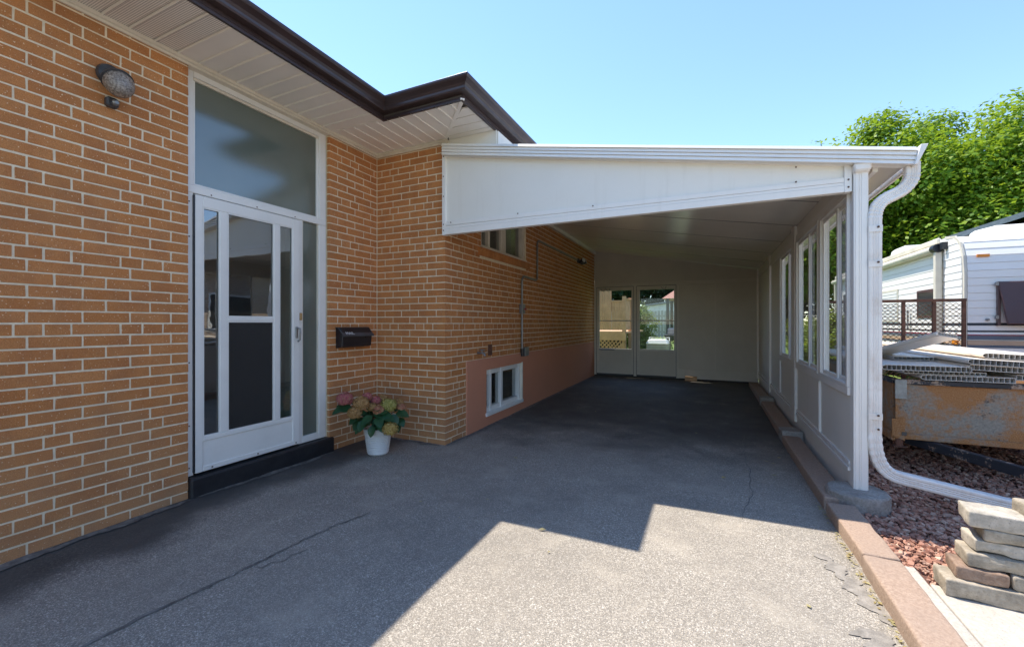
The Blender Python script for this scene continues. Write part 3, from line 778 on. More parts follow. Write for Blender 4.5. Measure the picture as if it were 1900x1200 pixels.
B('brick_vent', 'rusty_bar', wsd, SX - .02, SX + .008, 4.5, 4.6, .842, .975, bevel=.003)

# ------------------------------------------------------------------ carport
car = thing('carport', (-.8, 6.5, 0), 'white aluminium lean-to carport with gable panel, sliding windows and double back doors', 'carport')
CY0, CY1 = 3.56, 9.656          # front and back planes
def zc(x): return 2.885 - .1745 * (x + 2.413)        # ceiling plane
def zt(x): return zc(x) + .085
# roof / ceiling panels, one by one
ys = [3.575, 4.562, 5.575, 6.59, 7.6, 8.615, 9.72]
for a, b in zip(ys, ys[1:]):
    xs0, xs1 = SX + .012, 1.16
    MB().hexa([(xs0, a + .004, zc(xs0)), (xs1, a + .004, zc(xs1)), (xs1, b - .004, zc(xs1)), (xs0, b - .004, zc(xs0))],
              [(xs0, a + .004, zt(xs0)), (xs1, a + .004, zt(xs1)), (xs1, b - .004, zt(xs1)), (xs0, b - .004, zt(xs0))]).build('roof_panel', 'ceiling_white', car)
jm = MB()
for a in ys[1:-1]:
    jm.hexa([(SX + .012, a - .004, zc(SX) - .003), (1.15, a - .004, zc(1.15) - .003), (1.15, a + .004, zc(1.15) - .003), (SX + .012, a + .004, zc(SX) - .003)],
            [(SX + .012, a - .004, zc(SX) - .0005), (1.15, a - .004, zc(1.15) - .0005), (1.15, a + .004, zc(1.15) - .0005), (SX + .012, a + .004, zc(SX) - .0005)])
jm.build('roof_seams', 'dark_bronze', car)
MB().hexa([(SX + .003, 3.6, zt(SX) + .001), (1.17, 3.6, zt(1.17) + .001), (1.17, 9.7, zt(1.17) + .001), (SX + .003, 9.7, zt(SX) + .001)],
          [(SX + .003, 3.6, zt(SX) + .012), (1.17, 3.6, zt(1.17) + .012), (1.17, 9.7, zt(1.17) + .012), (SX + .003, 9.7, zt(SX) + .012)]).build('roof_skin', 'white_aluminium', car)
B('wall_channel', 'white_aluminium', car, SX + .014, SX + .06, 3.6, 9.63, zc(SX) - .06, zc(SX) - .006)
# front cap: stepped fascia with four ribs
cap = MB()
x0, x1 = -2.4, 1.18
def zcap(x): return 2.995 - .1855 * (x + 2.32)
for k in range(4):
    lo, hi = -.113 + k * .0285, -.113 + (k + 1) * .0285 - .003
    d = .012 * (1 if k < 3 else 1.4)
    cap.hexa([(x0, 3.50 - d, zcap(x0) + lo), (x1, 3.50 - d, zcap(x1) + lo), (x1, 3.53, zcap(x1) + lo), (x0, 3.53, zcap(x0) + lo)],
             [(x0, 3.50 - d * .2, zcap(x0) + hi), (x1, 3.50 - d * .2, zcap(x1) + hi), (x1, 3.53, zcap(x1) + hi), (x0, 3.53, zcap(x0) + hi)])
cap.hexa([(x0, 3.515, zcap(x0) - .113), (x1, 3.515, zcap(x1) - .113), (x1, 3.575, zcap(x1) - .113), (x0, 3.575, zcap(x0) - .113)],
         [(x0, 3.515, zcap(x0) + .004), (x1, 3.515, zcap(x1) + .004), (x1, 3.575, zcap(x1) + .004), (x0, 3.575, zcap(x0) + .004)])
cap.build('roof_cap', 'white_aluminium', car)
MB().hexa([(1.165, 3.475, zcap(1.16) - .122), (1.18, 3.475, zcap(1.16) - .122), (1.18, 3.58, zcap(1.16) - .122), (1.165, 3.58, zcap(1.16) - .122)],
          [(1.195, 3.475, zcap(1.2) + .008), (1.232, 3.475, zcap(1.2) + .006), (1.232, 3.58, zcap(1.2) + .006), (1.195, 3.58, zcap(1.2) + .008)]).build('cap_end', 'white_aluminium', car, bevel=.003)
# eave gutter on the long low side
MB().prism([(1.165, zcap(1.18) - .118), (1.178, zcap(1.18) - .118), (1.215, zcap(1.2) - .02), (1.225, zcap(1.2) + .0), (1.212, zcap(1.2) + .0), (1.165, zcap(1.18) - .108)], 'y', 3.582, 9.72).build('eave_gutter', 'white_aluminium', car)
MB().box(.99, 1.02, 3.6, 9.6, zc(1.0) - .042, zc(1.0) - .006).build('eave_rail', 'white_aluminium', car)
# gable panel and its trims
GY = CY0
gp_ = [(-2.398, 2.225), (.868, 2.2), (.868, zcap(.868) - .1), (-2.398, zcap(-2.398) - .1)]
MB().prism(gp_, 'y', GY + .012, GY + .04).build('gable_panel', 'white_panel', car)
bm_ = MB()
for (za, zb, d) in ((2.118, 2.178, 0), (2.18, 2.206, .004), (2.208, 2.25, .002)):
    bm_.hexa([(-2.395, GY - .006 + d, za), (.866, GY - .006 + d, za + .002 - (za - 2.118) * .25), (.866, GY + .05, za + .002 - (za - 2.118) * .25), (-2.395, GY + .05, za)],
             [(-2.395, GY - .006 + d, zb), (.866, GY - .006 + d, zb + .002 - (zb - 2.118) * .25), (.866, GY + .05, zb + .002 - (zb - 2.118) * .25), (-2.395, GY + .05, zb)])
bm_.build('gable_beam', 'white_aluminium', car, bevel=.0015)
B('gable_trim', 'white_aluminium', car, -2.435, -2.397, GY - .012, GY + .046, 2.113, 3.03, bevel=.003)
B('gable_trim', 'white_aluminium', car, .826, .868, GY - .010, GY + .052, 2.117, zcap(.85) - .1, bevel=.003)
scr = MB()
for x_, z_ in ((-2.416, 2.16), (-2.416, 2.22), (-2.416, 2.5), (-2.416, 2.7), (-2.416, 2.9), (-2.33, 2.232), (-.9, 2.228), (.55, 2.226), (.848, 2.15), (.848, 2.2), (.55, 2.33), (-1.6, 2.24)):
    scr.lathe([(.006, 0), (.006, .003), (.003, .005)], (x_, GY - .012, z_), 8, Matrix.Rotation(R(90), 3, 'X'))
scr.build('screws', 'screw_rust', car)
# corner post with its fluted faces and bracket
def post(x0, x1, y0, y1, z0, z1, bracket=True):
    p = B('post', 'white_aluminium', car, x0, x1, y0, y1, z0, z1, bevel=.004)
    f = MB()
    for a, b in ((.12, .3), (.38, .44), (.52, .9)):
        f.box(x0 + (x1 - x0) * a, x0 + (x1 - x0) * b, y0 - .004, y0 + .001, z0 + .003, z1 - .003)
    f.build('flute', 'white_aluminium', p, bevel=.001)
    return p
post(.872, .952, 3.535, 3.615, .112, 2.235)
MB().hexa([(.872, 3.50, 2.24), (.958, 3.50, 2.24), (.958, 3.60, 2.212), (.872, 3.60, 2.212)], [(.862, 3.495, 2.288), (.962, 3.495, 2.288), (.962, 3.6, 2.288), (.862, 3.6, 2.288)]).build('post_bracket', 'downspout_white', car, bevel=.008)
# long side wall
RX = .872
def side_post(y0, y1, z1=2.33):
    return B('side_post', 'white_aluminium', car, RX - .022, RX + .06, y0, y1, .14, z1, bevel=.003)
side_post(5.576, 5.79); side_post(7.8, 8.1)
B('skirt', 'white_panel', car, RX + .004, RX + .03, 3.62, 9.65, -.02, .215)
tr = MB().box(RX - .012, RX + .05, 3.617, 9.65, .217, .243).box(RX - .002, RX + .05, 3.617, 9.65, .244, .262).box(RX - .008, RX + .05, 3.617, 9.65, .263, .285)
tr.build('bottom_track', 'white_aluminium', car, bevel=.002)
B('header', 'white_aluminium', car, RX - .012, RX + .05, 3.617, 9.65, 2.14, 2.2, bevel=.003)
B('header_panel', 'white_panel', car, RX + .003, RX + .03, 3.617, 9.65, 2.2, zc(RX) - .004)
B('sill_rail', 'white_aluminium', car, RX - .014, RX + .05, 3.617, 5.574, .735, .79, bevel=.003)
B('sill_rail', 'white_aluminium', car, RX - .014, RX + .05, 5.792, 6.80, .735, .79, bevel=.003)
for y0, y1 in ((3.62, 4.476), (4.5, 5.574), (5.792, 6.75)):
    B('kick_panel', 'white_panel', car, RX + .006, RX + .026, y0, y1, .286, .734)
B('mullion', 'white_aluminium', car, RX - .012, RX + .05, 4.476, 4.5, .286, .734, bevel=.002)
for y0, y1 in ((6.82, 7.78), (8.12, 9.64)):
    B('wall_panel', 'white_panel', car, RX + .006, RX + .026, y0, y1, .286, 2.139)
B('mullion', 'white_aluminium', car, RX - .010, RX + .05, 6.78, 6.82, .286, 2.139, bevel=.002)
B('corner_channel', 'white_aluminium', car, RX - .03, RX + .05, 9.6, 9.65, .14, 2.3, bevel=.002)
def slider(y0, y1, ym):
    z0, z1 = .792, 2.138
    f = MB()
    f.box(RX - .016, RX + .05, y0, y0 + .035, z0, z1).box(RX - .016, RX + .05, y1 - .07, y1, z0, z1)
    f.box(RX - .016, RX + .05, y0 + .035, y1 - .07, z1 - .03, z1).box(RX - .016, RX + .05, y0 + .035, y1 - .07, z0, z0 + .02)
    f = f.build('window', 'white_aluminium', car, bevel=.002)
    for a, b, x in ((y0 + .036, ym + .02, RX + .022), (ym - .02, y1 - .071, RX + .004)):
        s = MB()
        s.box(x, x + .014, a, a + .028, z0 + .022, z1 - .032).box(x, x + .014, b - .028, b, z0 + .022, z1 - .032)
        s.box(x, x + .014, a + .028, b - .028, z0 + .022, z0 + .05).box(x, x + .014, a + .028, b - .028, z1 - .06, z1 - .032)
        s.build('sash', 'white_aluminium', f, bevel=.001)
    B('pane', 'screen_pane', f, RX + .028, RX + .031, y0 + .06, ym - .004, z0 + .05, z1 - .06)
    B('pane', 'clear_glass', f, RX + .010, RX + .013, ym + .008, y1 - .1, z0 + .05, z1 - .06)
    return f
slider(3.62, 4.476, 3.97); slider(4.5, 5.574, 4.99); slider(5.792, 6.776, 6.16)
# back wall with two doors
BY = CY1
B('back_wall_panel', 'shaded_panel', car, -.6, .09, BY, BY + .03, .26, 2.06)
B('back_wall_panel', 'shaded_panel', car, .115, RX, BY, BY + .03, .26, 2.06)
B('back_batten', 'shaded_frame', car, .09, .115, BY - .008, BY + .03, .26, 2.06, bevel=.002)
B('back_batten', 'shaded_frame', car, -.65, -.6, BY - .012, BY + .03, .05, 2.1, bevel=.002)
B('back_kick_board', 'shaded_frame', car, -.598, RX, BY - .006, BY + .02, .07, .258, bevel=.002)
B('back_header', 'shaded_frame', car, SX + .015, RX, BY - .014, BY + .03, 2.062, 2.13, bevel=.003)
MB().prism([(SX + .015, 2.132), (RX, 2.132), (RX, zc(RX) - .004), (SX + .015, zc(SX) - .004)], 'y', BY, BY + .03).build('back_gable', 'shaded_panel', car)
B('door_jamb', 'shaded_frame', car, SX + .013, -2.365, BY - .02, BY + .03, .06, 2.06, bevel=.002)
B('door_post', 'shaded_frame', car, -1.53, -1.472, BY - .02, BY + .03, .06, 2.06, bevel=.002)
def backdoor(x0, x1):
    z0, z1, g0, g1, zm = .07, 2.055, .665, 1.97, 1.292
    f = MB()
    for a, b, c, d in ((x0, x0 + .07, z0, z1), (x1 - .045, x1, z0, z1), (x0 + .07, x1 - .045, g1, z1), (x0 + .07, x1 - .045, g0 - .05, g0), (x0 + .07, x1 - .045, z0, z0 + .05), (x0 + .07, x1 - .045, zm - .012, zm + .012)):
        f.box(a, b, BY - .012, BY + .018, c, d)
    f = f.build('back_door', 'shaded_frame', car, bevel=.002)
    for a, b, c, d in ((x0 - .002, x0 + .007, z0, z1), (x1 - .007, x1 + .002, z0, z1), (x0 + .007, x1 - .007, z1 - .007, z1 + .004), (x0 + .007, x1 - .007, z0 - .004, z0 + .03)):
        B('shadow_gap', 'dark_bronze', f, a, b, BY - .0145, BY - .0125, c, d)  # dark strips painting the shade in the gaps round the door leaf
    B('kick_panel', 'shaded_panel', f, x0 + .07, x1 - .045, BY - .002, BY + .008, z0 + .05, g0 - .05)
    B('pane', 'clear_glass', f, x0 + .07, x1 - .045, BY + .002, BY + .005, zm + .012, g1)
    B('pane', 'clear_glass', f, x0 + .07, x1 - .045, BY + .002, BY + .005, g0, zm - .012)
    return f
bd = backdoor(-2.362, -1.532); bd2 = backdoor(-1.47, -.648)
MB().tube([(-2.3, BY - .03, .64), (-1.95, BY - .03, .64)], .012, 8).build('door_closer', 'galvanised', bd)
wv = MB()
for k, (xa, xb) in enumerate(((-2.26, -2.05), (-.95, -.85))):
    wv = MB()
    wv.tube([(xa, BY - .02, 2.02), (xa + .06, BY - .03, 1.95), ((xa + xb) / 2, BY - .02, 2.03), (xb - .03, BY - .03, 1.93), (xb, BY - .02, 2.03)], .005, 6)
    wv.build('loose_wire', 'black_metal', car)
B('threshold', 'dark_wood', car, SX + .02, RX, BY - .02, BY + .06, -.03, .066)
# downspout: crimped elbows at top, strap joints, splash run along the gravel
def spout_path():
    def bez(a, b, c, n):
        a, b, c = map(Vector, (a, b, c)); return [(a * (1 - t) ** 2 + b * 2 * t * (1 - t) + c * t * t) for t in [k / n for k in range(n + 1)]]
    p = [Vector((1.178, 3.56, 2.262))]
    p += bez((1.178, 3.56, 2.2), (1.178, 3.56, 2.115), (1.1, 3.555, 2.075), 14)
    p += bez((1.06, 3.555, 2.055), (.983, 3.55, 2.02), (.983, 3.55, 1.91), 16)
    p += [Vector((.983, 3.55, 1.89)), Vector((.983, 3.55, .56)), Vector((.983, 3.55, .53))]
    p += bez((.983, 3.55, .5), (.984, 3.55, .27), (1.1, 3.557, .235), 16)
    p += [Vector((1.14, 3.56, .225)), Vector((1.75, 3.63, .105))]
    return p
sp = spout_path()
rect = []
for cx_, cz_, a0 in ((.026, .02, 0), (-.026, .02, 90), (-.026, -.02, 180), (.026, -.02, 270)):
    for k in range(4): rect.append((cx_ + .012 * math.cos(R(a0 + k * 30)), cz_ + .012 * math.sin(R(a0 + k * 30))))
    if a0 in (0, 180):      # pressed flutes along the broad faces
        sg = 1 if a0 == 0 else -1
        for u in (.018, .013, .006, .001, -.006, -.011, -.018): rect.append((sg * u, sg * (.032 - (.004 if u in (.013, .001, -.011) else 0))))
sca = []
for i in range(len(sp)):
    el = (2 <= i <= 14) or (17 <= i <= 31) or (36 <= i <= 50)
    sca.append(1.0 + (.05 if (el and i % 2) else -.035 if el else 0))
ds = MB().sweep(rect, sp, scales=sca).build('downspout', 'downspout_white', car)
for z0, z1 in ((1.83, 1.9), (1.6, 1.66), (.6, .655)):
    MB().box(.9465, 1.0195, 3.5135, 3.5165, z0, z0 + .042).build('strap', 'downspout_white', ds)
s_ = MB()
for z in (1.86, 1.63, .63, .54): s_.lathe([(.007, 0), (.007, .003), (.003, .006)], (.995, 3.507, z), 8, Matrix.Rotation(R(90), 3, 'X'))
s_.build('screws', 'screw_rust', ds)

# ------------------------------------------------------------------ footing, kerbs, blocks
ft = MB(); pr_ = [(.166, -.1), (.168, -.05), (.171, .0), (.17, .03), (.171, .06), (.169, .085), (.168, .1), (.16, .109), (.13, .111), (.09, .112), (.05, .112), (0.001, .112)]
ft.lathe(pr_, (.892, 3.535, .014), 64)
ft.v = [(x + .008 * noise.noise(Vector((x * 38, y * 38, z * 38))), y + .008 * noise.noise(Vector((y * 38, z * 38, x * 38))), z + (.005 * noise.noise(Vector((x * 30, y * 30, 2))) if z > .05 else 0)) for x, y, z in ft.v]
tag(ft.build('concrete_footing', 'footing_concrete', smooth=True), 'round grey concrete footing under the front carport post', 'footing')
def kerb(y0, y1, x, rot, lab, seed, dz=0):
    o = rough_block(.155, y1 - y0, .16, (x, (y0 + y1) / 2, -.078 + gz((y0 + y1) / 2) + dz), rot, seed, .0025, 8, .012).build('kerb_block', 'kerb_brown', smooth=True)
    return tag(o, lab, 'kerb', 'brown kerb blocks along the drive')
kerb(.75, 2.655, .76, R(-.3), 'long sunlit brown kerb block nearest the camera, beside the concrete slab', 11)
kerb(2.672, 3.345, .765, R(1.2), 'short brown kerb block with sun on one end, in front of the round footing', 12, -.003)
kerb(3.42, 5.12, .757, R(.4), 'shaded brown kerb block behind the round footing, first under the carport wall', 13)
kerb(5.33, 7.18, .757, R(-.2), 'shaded brown kerb block between the two small concrete blocks', 14)
kerb(7.4, 9.3, .757, R(.2), 'rearmost dark kerb block at the back of the carport', 15)
tag(rough_block(.19, .2, .13, (.765, 5.225, .0), R(2), 21, .004, 3).build('concrete_block', 'footing_concrete', smooth=True), 'small grey concrete block below the middle side post of the carport', 'block')
tag(rough_block(.19, .2, .12, (.765, 7.29, .02), R(-2), 22, .004, 3).build('concrete_block', 'footing_concrete', smooth=True), 'small shaded concrete block deep inside the carport near the rear side post', 'block')
tag(MB().box(-.47, -.24, 9.5, 9.6, .035, .13).build('lit_gap_block', 'tan_wood', bevel=.004), 'short brown block standing in for a lit gap at the foot of the carport back wall', 'wood')  # block takes the place of a gap with light under the wall

# ------------------------------------------------------------------ stacked paver stones
ST = [ # cx, cy, base z, length, depth, height, rot deg, mat, label
 (1.073, 2.565, .03, .255, .14, .076, -3, 'paver_stone', 'bottom left grey paver stone of the stack, resting on the concrete slab'),
 (1.34, 2.555, .03, .26, .14, .074, -2, 'paver_stone', 'bottom right paver stone of the stack, cut by the picture edge'),
 (1.075, 2.585, .107, .165, .14, .056, -6, 'paver_stone_brown', 'reddish brown paver stone in the second layer of the stack'),
 (1.255, 2.575, .106, .18, .14, .058, -3, 'paver_stone', 'pale rounded paver stone right of the reddish one in the stack'),
 (1.185, 2.59, .165, .31, .14, .06, -5, 'paver_stone', 'long buff paver stone in the third layer of the stack'),
 (1.215, 2.605, .226, .31, .14, .056, -4, 'paver_stone_pale', 'speckled buff paver stone in the fourth layer of the stack'),
 (1.24, 2.6, .283, .3, .14, .05, -5, 'paver_stone', 'flat grey paver stone just below the top of the stack'),
 (1.14, 2.615, .334, .185, .15, .066, -8, 'paver_stone_pale', 'top paver stone with a bright sunlit face, left end of the stack'),
 (1.32, 2.61, .334, .16, .15, .115, 10, 'paver_stone', 'tall upright paver stone at the top right of the stack'),
]
for i, (cx_, cy_, z_, L_, D_, H_, r_, m_, lab) in enumerate(ST):
    tag(rough_block(L_, D_, H_, (cx_, cy_, z_), R(r_), 30 + i, .006, 5, .008).build('paver_stone', m_, smooth=True), lab, 'stone', 'stacked paver stones')

# ------------------------------------------------------------------ red stone chips
g = MB(); rr = random.Random(4)
def chip(x, y, z, s):
    n = 5; a0 = rr.random() * 6.28
    M = Matrix.Rotation(rr.uniform(-.55, .55), 3, 'X') @ Matrix.Rotation(rr.uniform(-.55, .55), 3, 'Y')
    el = rr.uniform(.45, 1); an = rr.random() * 3.14; ca, sa = math.cos(an), math.sin(an); h = s * rr.uniform(.3, .55)
    top = []; bot = []
    for k in range(n):
        r = s * rr.uniform(.65, 1.1); px, py = r * math.cos(a0 + k * 6.283 / n), r * math.sin(a0 + k * 6.283 / n) * el
        px, py = px * ca - py * sa, px * sa + py * ca
        top.append(Vector((x, y, z)) + M @ Vector((px * .85, py * .85, h / 2))); bot.append(Vector((x, y, z)) + M @ Vector((px, py, -h / 2)))
    g.add(bot + top, [tuple(range(n))[::-1], tuple(range(n, 2 * n))] + [(k, (k + 1) % n, (k + 1) % n + n, k + n) for k in range(n)])
def blocked(x, y):
    if x < .93 and y > 3.7: return True
    if (x - .905) ** 2 + (y - 3.535) ** 2 < .16 ** 2: return True
    if y < 2.62: return True
    if x < .845: return True
    if x < .935 and y < 2.74: return True
    return False
n = 0
for (x0, x1, y0, y1, cnt, s0, s1) in ((.84, 2.3, 2.6, 4.2, 11500, .007, .026), (.92, 3.0, 4.2, 5.6, 6000, .01, .027), (.92, 4.2, 5.6, 9.0, 5200, .016, .035), (2.3, 4, 2.7, 5.6, 2600, .015, .033)):
    for _ in range(cnt):
        x, y = rr.uniform(x0, x1), rr.uniform(y0, y1)
        if blocked(x, y): continue
        chip(x, y, rr.uniform(.0, .03), rr.uniform(s0, s1))
tag(g.build('red_gravel', 'red_stone_chip'), 'bed of reddish brown stone chips beside the carport', 'gravel', kind='stuff')
# yellow leaf litter on the drive and in the kerb joint
g = MB(); rr = random.Random(9)
def scrap(x, y, z, s):
    a = rr.random() * 6.28; c, q = math.cos(a), math.sin(a); w_ = s * rr.uniform(.3, .6)
    P = [(-s, 0, 0), (0, -w_, .3 * s * rr.random()), (s, 0, .25 * s * rr.random()), (0, w_, .1 * s)]
    g.add([(x + p[0] * c - p[1] * q, y + p[0] * q + p[1] * c, z + .004 + p[2]) for p in P], [(0, 1, 2, 3)])
for _ in range(170):
    y = rr.uniform(1.2, 3.5); x = .672 + rr.gauss(0, .009) - .006
    scrap(x, y, gz(y) + rr.uniform(0, .006), rr.uniform(.005, .014))
for _ in range(46):
    x, y = rr.uniform(-2, .6), rr.uniform(2.0, 8.5); scrap(x, y, gz(y) + .004, rr.uniform(.007, .016))
for x, y in ((.45, 4.35), (.47, 3.98), (.5, 4.3), (.1, 3.75), (.57, 4.5), (-.9, 2.35), (-1.6, 3.5)): scrap(x, y, gz(y) + .006, .026)
tag(g.build('leaf_litter', 'dry_leaf'), 'yellow dry leaf scraps along the kerb joint and on the drive', 'leaves', kind='stuff')

# ------------------------------------------------------------------ things on the house wall
mb = thing('mailbox', (-3.27, 3.22, .98), 'black metal mailbox with sloping lid on the brick pier beside the door', 'mailbox')
y0, y1 = 3.012, 3.425
MB().prism([(HX + .001, .985), (HX + .085, 1.0), (HX + .1, 1.13), (HX + .06, 1.19), (HX + .001, 1.19)], 'y', y0 + .008, y1 - .012).build('mailbox_body', 'black_metal', mb, bevel=.004)
MB().prism([(HX + .001, 1.193), (HX + .04, 1.193), (HX + .118, 1.115), (HX + .118, 1.10), (HX + .112, 1.10), (HX + .108, 1.113), (HX + .036, 1.185), (HX + .001, 1.187)], 'y', y0, y1 - .004).build('lid', 'mailbox_lid', mb, bevel=.0015)
tc = bpy.data.curves.new('letters', 'FONT'); tc.body = 'MAIL'; tc.size = .048; tc.extrude = .0008
to = bpy.data.objects.new('letters', tc); COL.objects.link(to)
bpy.context.view_layer.update()
tme = bpy.data.meshes.new_from_object(to.evaluated_get(bpy.context.evaluated_depsgraph_get()))
bpy.data.objects.remove(to)
# lettering lies on the sloping lid: text x runs +Y (left to right seen from the drive), text up runs up the slope
up = Vector((-.078, 0, .078)).normalized(); nn = Vector((.078, 0, .078)).normalized(); tx = Vector((0, 1, 0))
o_ = Vector((HX + .113, 3.055, 1.121)) + nn * .0015
for v in tme.vertices: v.co = tx * v.co.x + up * v.co.y + nn * v.co.z
plain('letter_white', (.7, .7, .7), .5)
lt = link('letters', tme, 'letter_white', mb, o_)

lp = thing('wall_lamp', (HX, 1.3, 2.6), 'dark wall lamp with pebbled glass bowl on the brick beside the entrance', 'lamp')
Mx = Matrix.Rotation(R(90), 3, 'Y') @ Matrix.Identity(3)
MB().lathe([(.062, 0), (.066, .012), (.06, .03), (.03, .04)], (HX + .001, 1.295, 2.735), 24, Mx).build('back_plate', 'dark_bronze', lp, smooth=True)
tilt = Matrix.Rotation(R(-38), 3, 'Y')
MB().lathe([(.02, .016), (.07, .012), (.09, .0), (.092, -.01), (.088, -.012)], (HX + .09, 1.3, 2.69), 28, tilt * .86).build('cap', 'dark_bronze', lp, smooth=True)
MB().lathe([(.082, -.016), (.086, -.035), (.083, -.06), (.072, -.09), (.055, -.115), (.032, -.13), (.01, -.135)], (HX + .09, 1.3, 2.69), 28, tilt * .86).build('glass_bowl', 'pebbled_glass', lp, smooth=True)
MB().tube([(HX + .01, 1.295, 2.735), (HX + .06, 1.297, 2.75), (HX + .1, 1.3, 2.72)], .016, 10).build('arm', 'dark_bronze', lp, smooth=True)
MB().box(HX + .001, HX + .045, 1.27, 1.33, 2.54, 2.6).build('sensor_box', 'dark_bronze', lp, bevel=.01)
MB().lathe([(.016, 0), (.018, .02), (.01, .03)], (HX + .045, 1.305, 2.565), 14, Mx).build('sensor_lens', 'galvanised', lp, smooth=True)

cn = thing('conduit', (SX + .02, 5.475, .78), 'grey metal conduit with switch box climbing the brick side wall', 'conduit')
cxx = SX + .022
def arc(pts, r, n=6):
    out = [Vector(pts[0])]
    for i in range(1, len(pts) - 1):
        a, b, c = Vector(pts[i - 1]), Vector(pts[i]), Vector(pts[i + 1]); p = b + (a - b).normalized() * r; q = b + (c - b).normalized() * r
        out += [p * (1 - t) ** 2 + b * 2 * t * (1 - t) + q * t * t for t in [k / n for k in range(n + 1)]]
    return out + [Vector(pts[-1])]
MB().tube(arc([(cxx, 5.475, .86), (cxx, 5.475, 1.9), (cxx, 6.06, 1.885), (cxx, 6.06, 2.51), (cxx, 8.2, 2.5)], .09), .0145, 10).build('pipe', 'galvanised', cn, smooth=True)
B('switch_box', 'galvanised', cn, SX + .001, SX + .05, 5.42, 5.53, 1.37, 1.5, bevel=.005)
MB().lathe([(.012, 0), (.009, .03)], (SX + .05, 5.5, 1.43), 10, Matrix.Rotation(R(80), 3, 'Y')).build('toggle', 'rv_red', cn)
MB().tube([(cxx, 5.475, .77), (cxx, 5.475, .875)], .024, 10).build('end_sleeve', 'black_metal', cn)
B('outlet_box', 'galvanised', cn, SX + .001, SX + .045, 5.53, 5.68, .765, .89, bevel=.004)
MB().tube([(cxx, 5.475, 1.1), (cxx, 5.475, 1.13)], .02, 10).tube([(cxx, 7.2, 2.503), (cxx, 7.24, 2.503)], .02, 10).build('clip', 'galvanised', cn)
fl = thing('floodlight', (SX, 8.33, 2.42), 'small twin-head floodlight at the end of the conduit, deep in the carport', 'floodlight')
MB().lathe([(.05, 0), (.05, .02), (.03, .045)], (SX + .001, 8.33, 2.5), 16, Mx).build('mount', 'dark_bronze', fl)
for dy, dz in ((-.07, -.03), (.09, -.06)):
    Mr = Matrix.Rotation(R(55 if dy < 0 else -40), 3, 'X') @ Matrix.Rotation(R(60), 3, 'Y')
    MB().lathe([(.02, -.02), (.03, .0), (.042, .05), (.05, .1)], (SX + .06, 8.33 + dy * .6, 2.48 + dz * .5), 16, Mr).build('lamp_head', 'dark_bronze', fl)
    MB().lathe([(.045, .095), (.046, .105), (.01, .112)], (SX + .06, 8.33 + dy * .6, 2.48 + dz * .5), 16, Mr).build('bulb', 'pot_white', fl)
hb = thing('hose_tap', (SX, 4.25, .85), 'small metal garden tap on the side wall above the orange parging', 'tap')
MB().tube([(SX, 4.25, .89), (SX + .08, 4.25, .89), (SX + .1, 4.25, .86)], .014, 10).build('spout', 'galvanised', hb, smooth=True)
MB().lathe([(.03, 0), (.034, .006), (.03, .012)], (SX + .06, 4.25, .92), 12).tube([(SX + .06, 4.25, .89), (SX + .06, 4.25, .925)], .007, 8).build('tap_wheel', 'galvanised', hb)

# ------------------------------------------------------------------ potted hydrangea
PX, PY = -2.84, 3.085
pot = thing('potted_hydrangea', (PX, PY, 0), 'hydrangea with pink, tan and lime flower heads in a ribbed white pot', 'plant')
pr_ = [(.001, .004), (.082, .004), (.09, .01)]
for k in range(13):
    z = .015 + k * .0165; r = .091 + .034 * (z / .245) ** .8
    pr_ += [(r - .002, z), (r + .004, z + .007), (r + .002, z + .0145)]
pr_ += [(.129, .233), (.132, .238), (.132, .25), (.124, .252), (.12, .235), (.001, .232)]
MB().lathe(pr_, (PX, PY, 0), 40).build('pot', 'pot_white', pot, smooth=True)
MB().lathe([(.118, .222), (.119, .228), (.001, .236)], (PX, PY, 0), 24).build('soil', 'soil', pot)
rt = Vector((ct, st_, 0)); fw = Vector((-st_, ct, 0))
base = Vector((PX, PY, 0))
tP = fw.dot(base)
def at(px, py, dep=0.0):     # a point of the plant, dep metres in front of its axis
    t = tP - dep
    return rt * ((px - 950) / 785 * t) + fw * t + Vector((0, 0, 1.23 + (600 - py) / 785 * t))
heads = [((639.7, 740), 15.5, .06, 'petal_pink'), ((670.5, 748), 15, .10, 'petal_tan'), ((681, 736), 9.5, .0, 'petal_pink'), ((697.5, 742.5), 9.5, -.03, 'petal_pink'), ((721.5, 752), 15, .06, 'petal_lime'),
         ((658.5, 766), 13, .14, 'petal_tan'), ((703, 761.5), 10, .12, 'petal_rose_tan'), ((691.5, 755), 8.5, .05, 'petal_tan'), ((739.5, 747.5), 9.5, -.06, 'petal_tan'), ((744.5, 757), 9.5, .0, 'petal_rose_tan'), ((723.7, 795.5), 14.5, .18, 'petal_gold'), ((711, 739), 8, -.08, 'petal_tan')]
rr = random.Random(3)
def head(c, r, mat):
    m = MB(); n = int(60 + r * 1700)
    for k in range(n):
        z = 1 - 2 * (k + .5) / n; a = k * 2.39996; q = math.sqrt(1 - z * z)
        nrm = Vector((q * math.cos(a), q * math.sin(a), z))
        if nrm.z < -.75: continue
        p = c + Vector((nrm.x, nrm.y, nrm.z * .86)) * r * rr.uniform(.84, 1.03)
        u = nrm.cross(Vector((0, 0, 1)) if abs(z) < .9 else Vector((1, 0, 0))).normalized(); v = nrm.cross(u)
        s = rr.uniform(.009, .014); tw = rr.random() * 1.57
        for e in range(4):
            a2 = tw + e * math.pi / 2; d = u * math.cos(a2) + v * math.sin(a2); w_ = u * -math.sin(a2) + v * math.cos(a2)
            m.add([p, p + d * s * .6 + w_ * s * .5 + nrm * s * .25, p + d * s * 1.1 + nrm * s * rr.uniform(-.1, .3), p + d * s * .6 - w_ * s * .5 + nrm * s * .25], [(0, 1, 2, 3)])
    m.lathe([(r * .4, -r * .6), (r * .72, 0), (r * .4, r * .6)], c, 8)
    return m.build('flower_head', mat, pot)
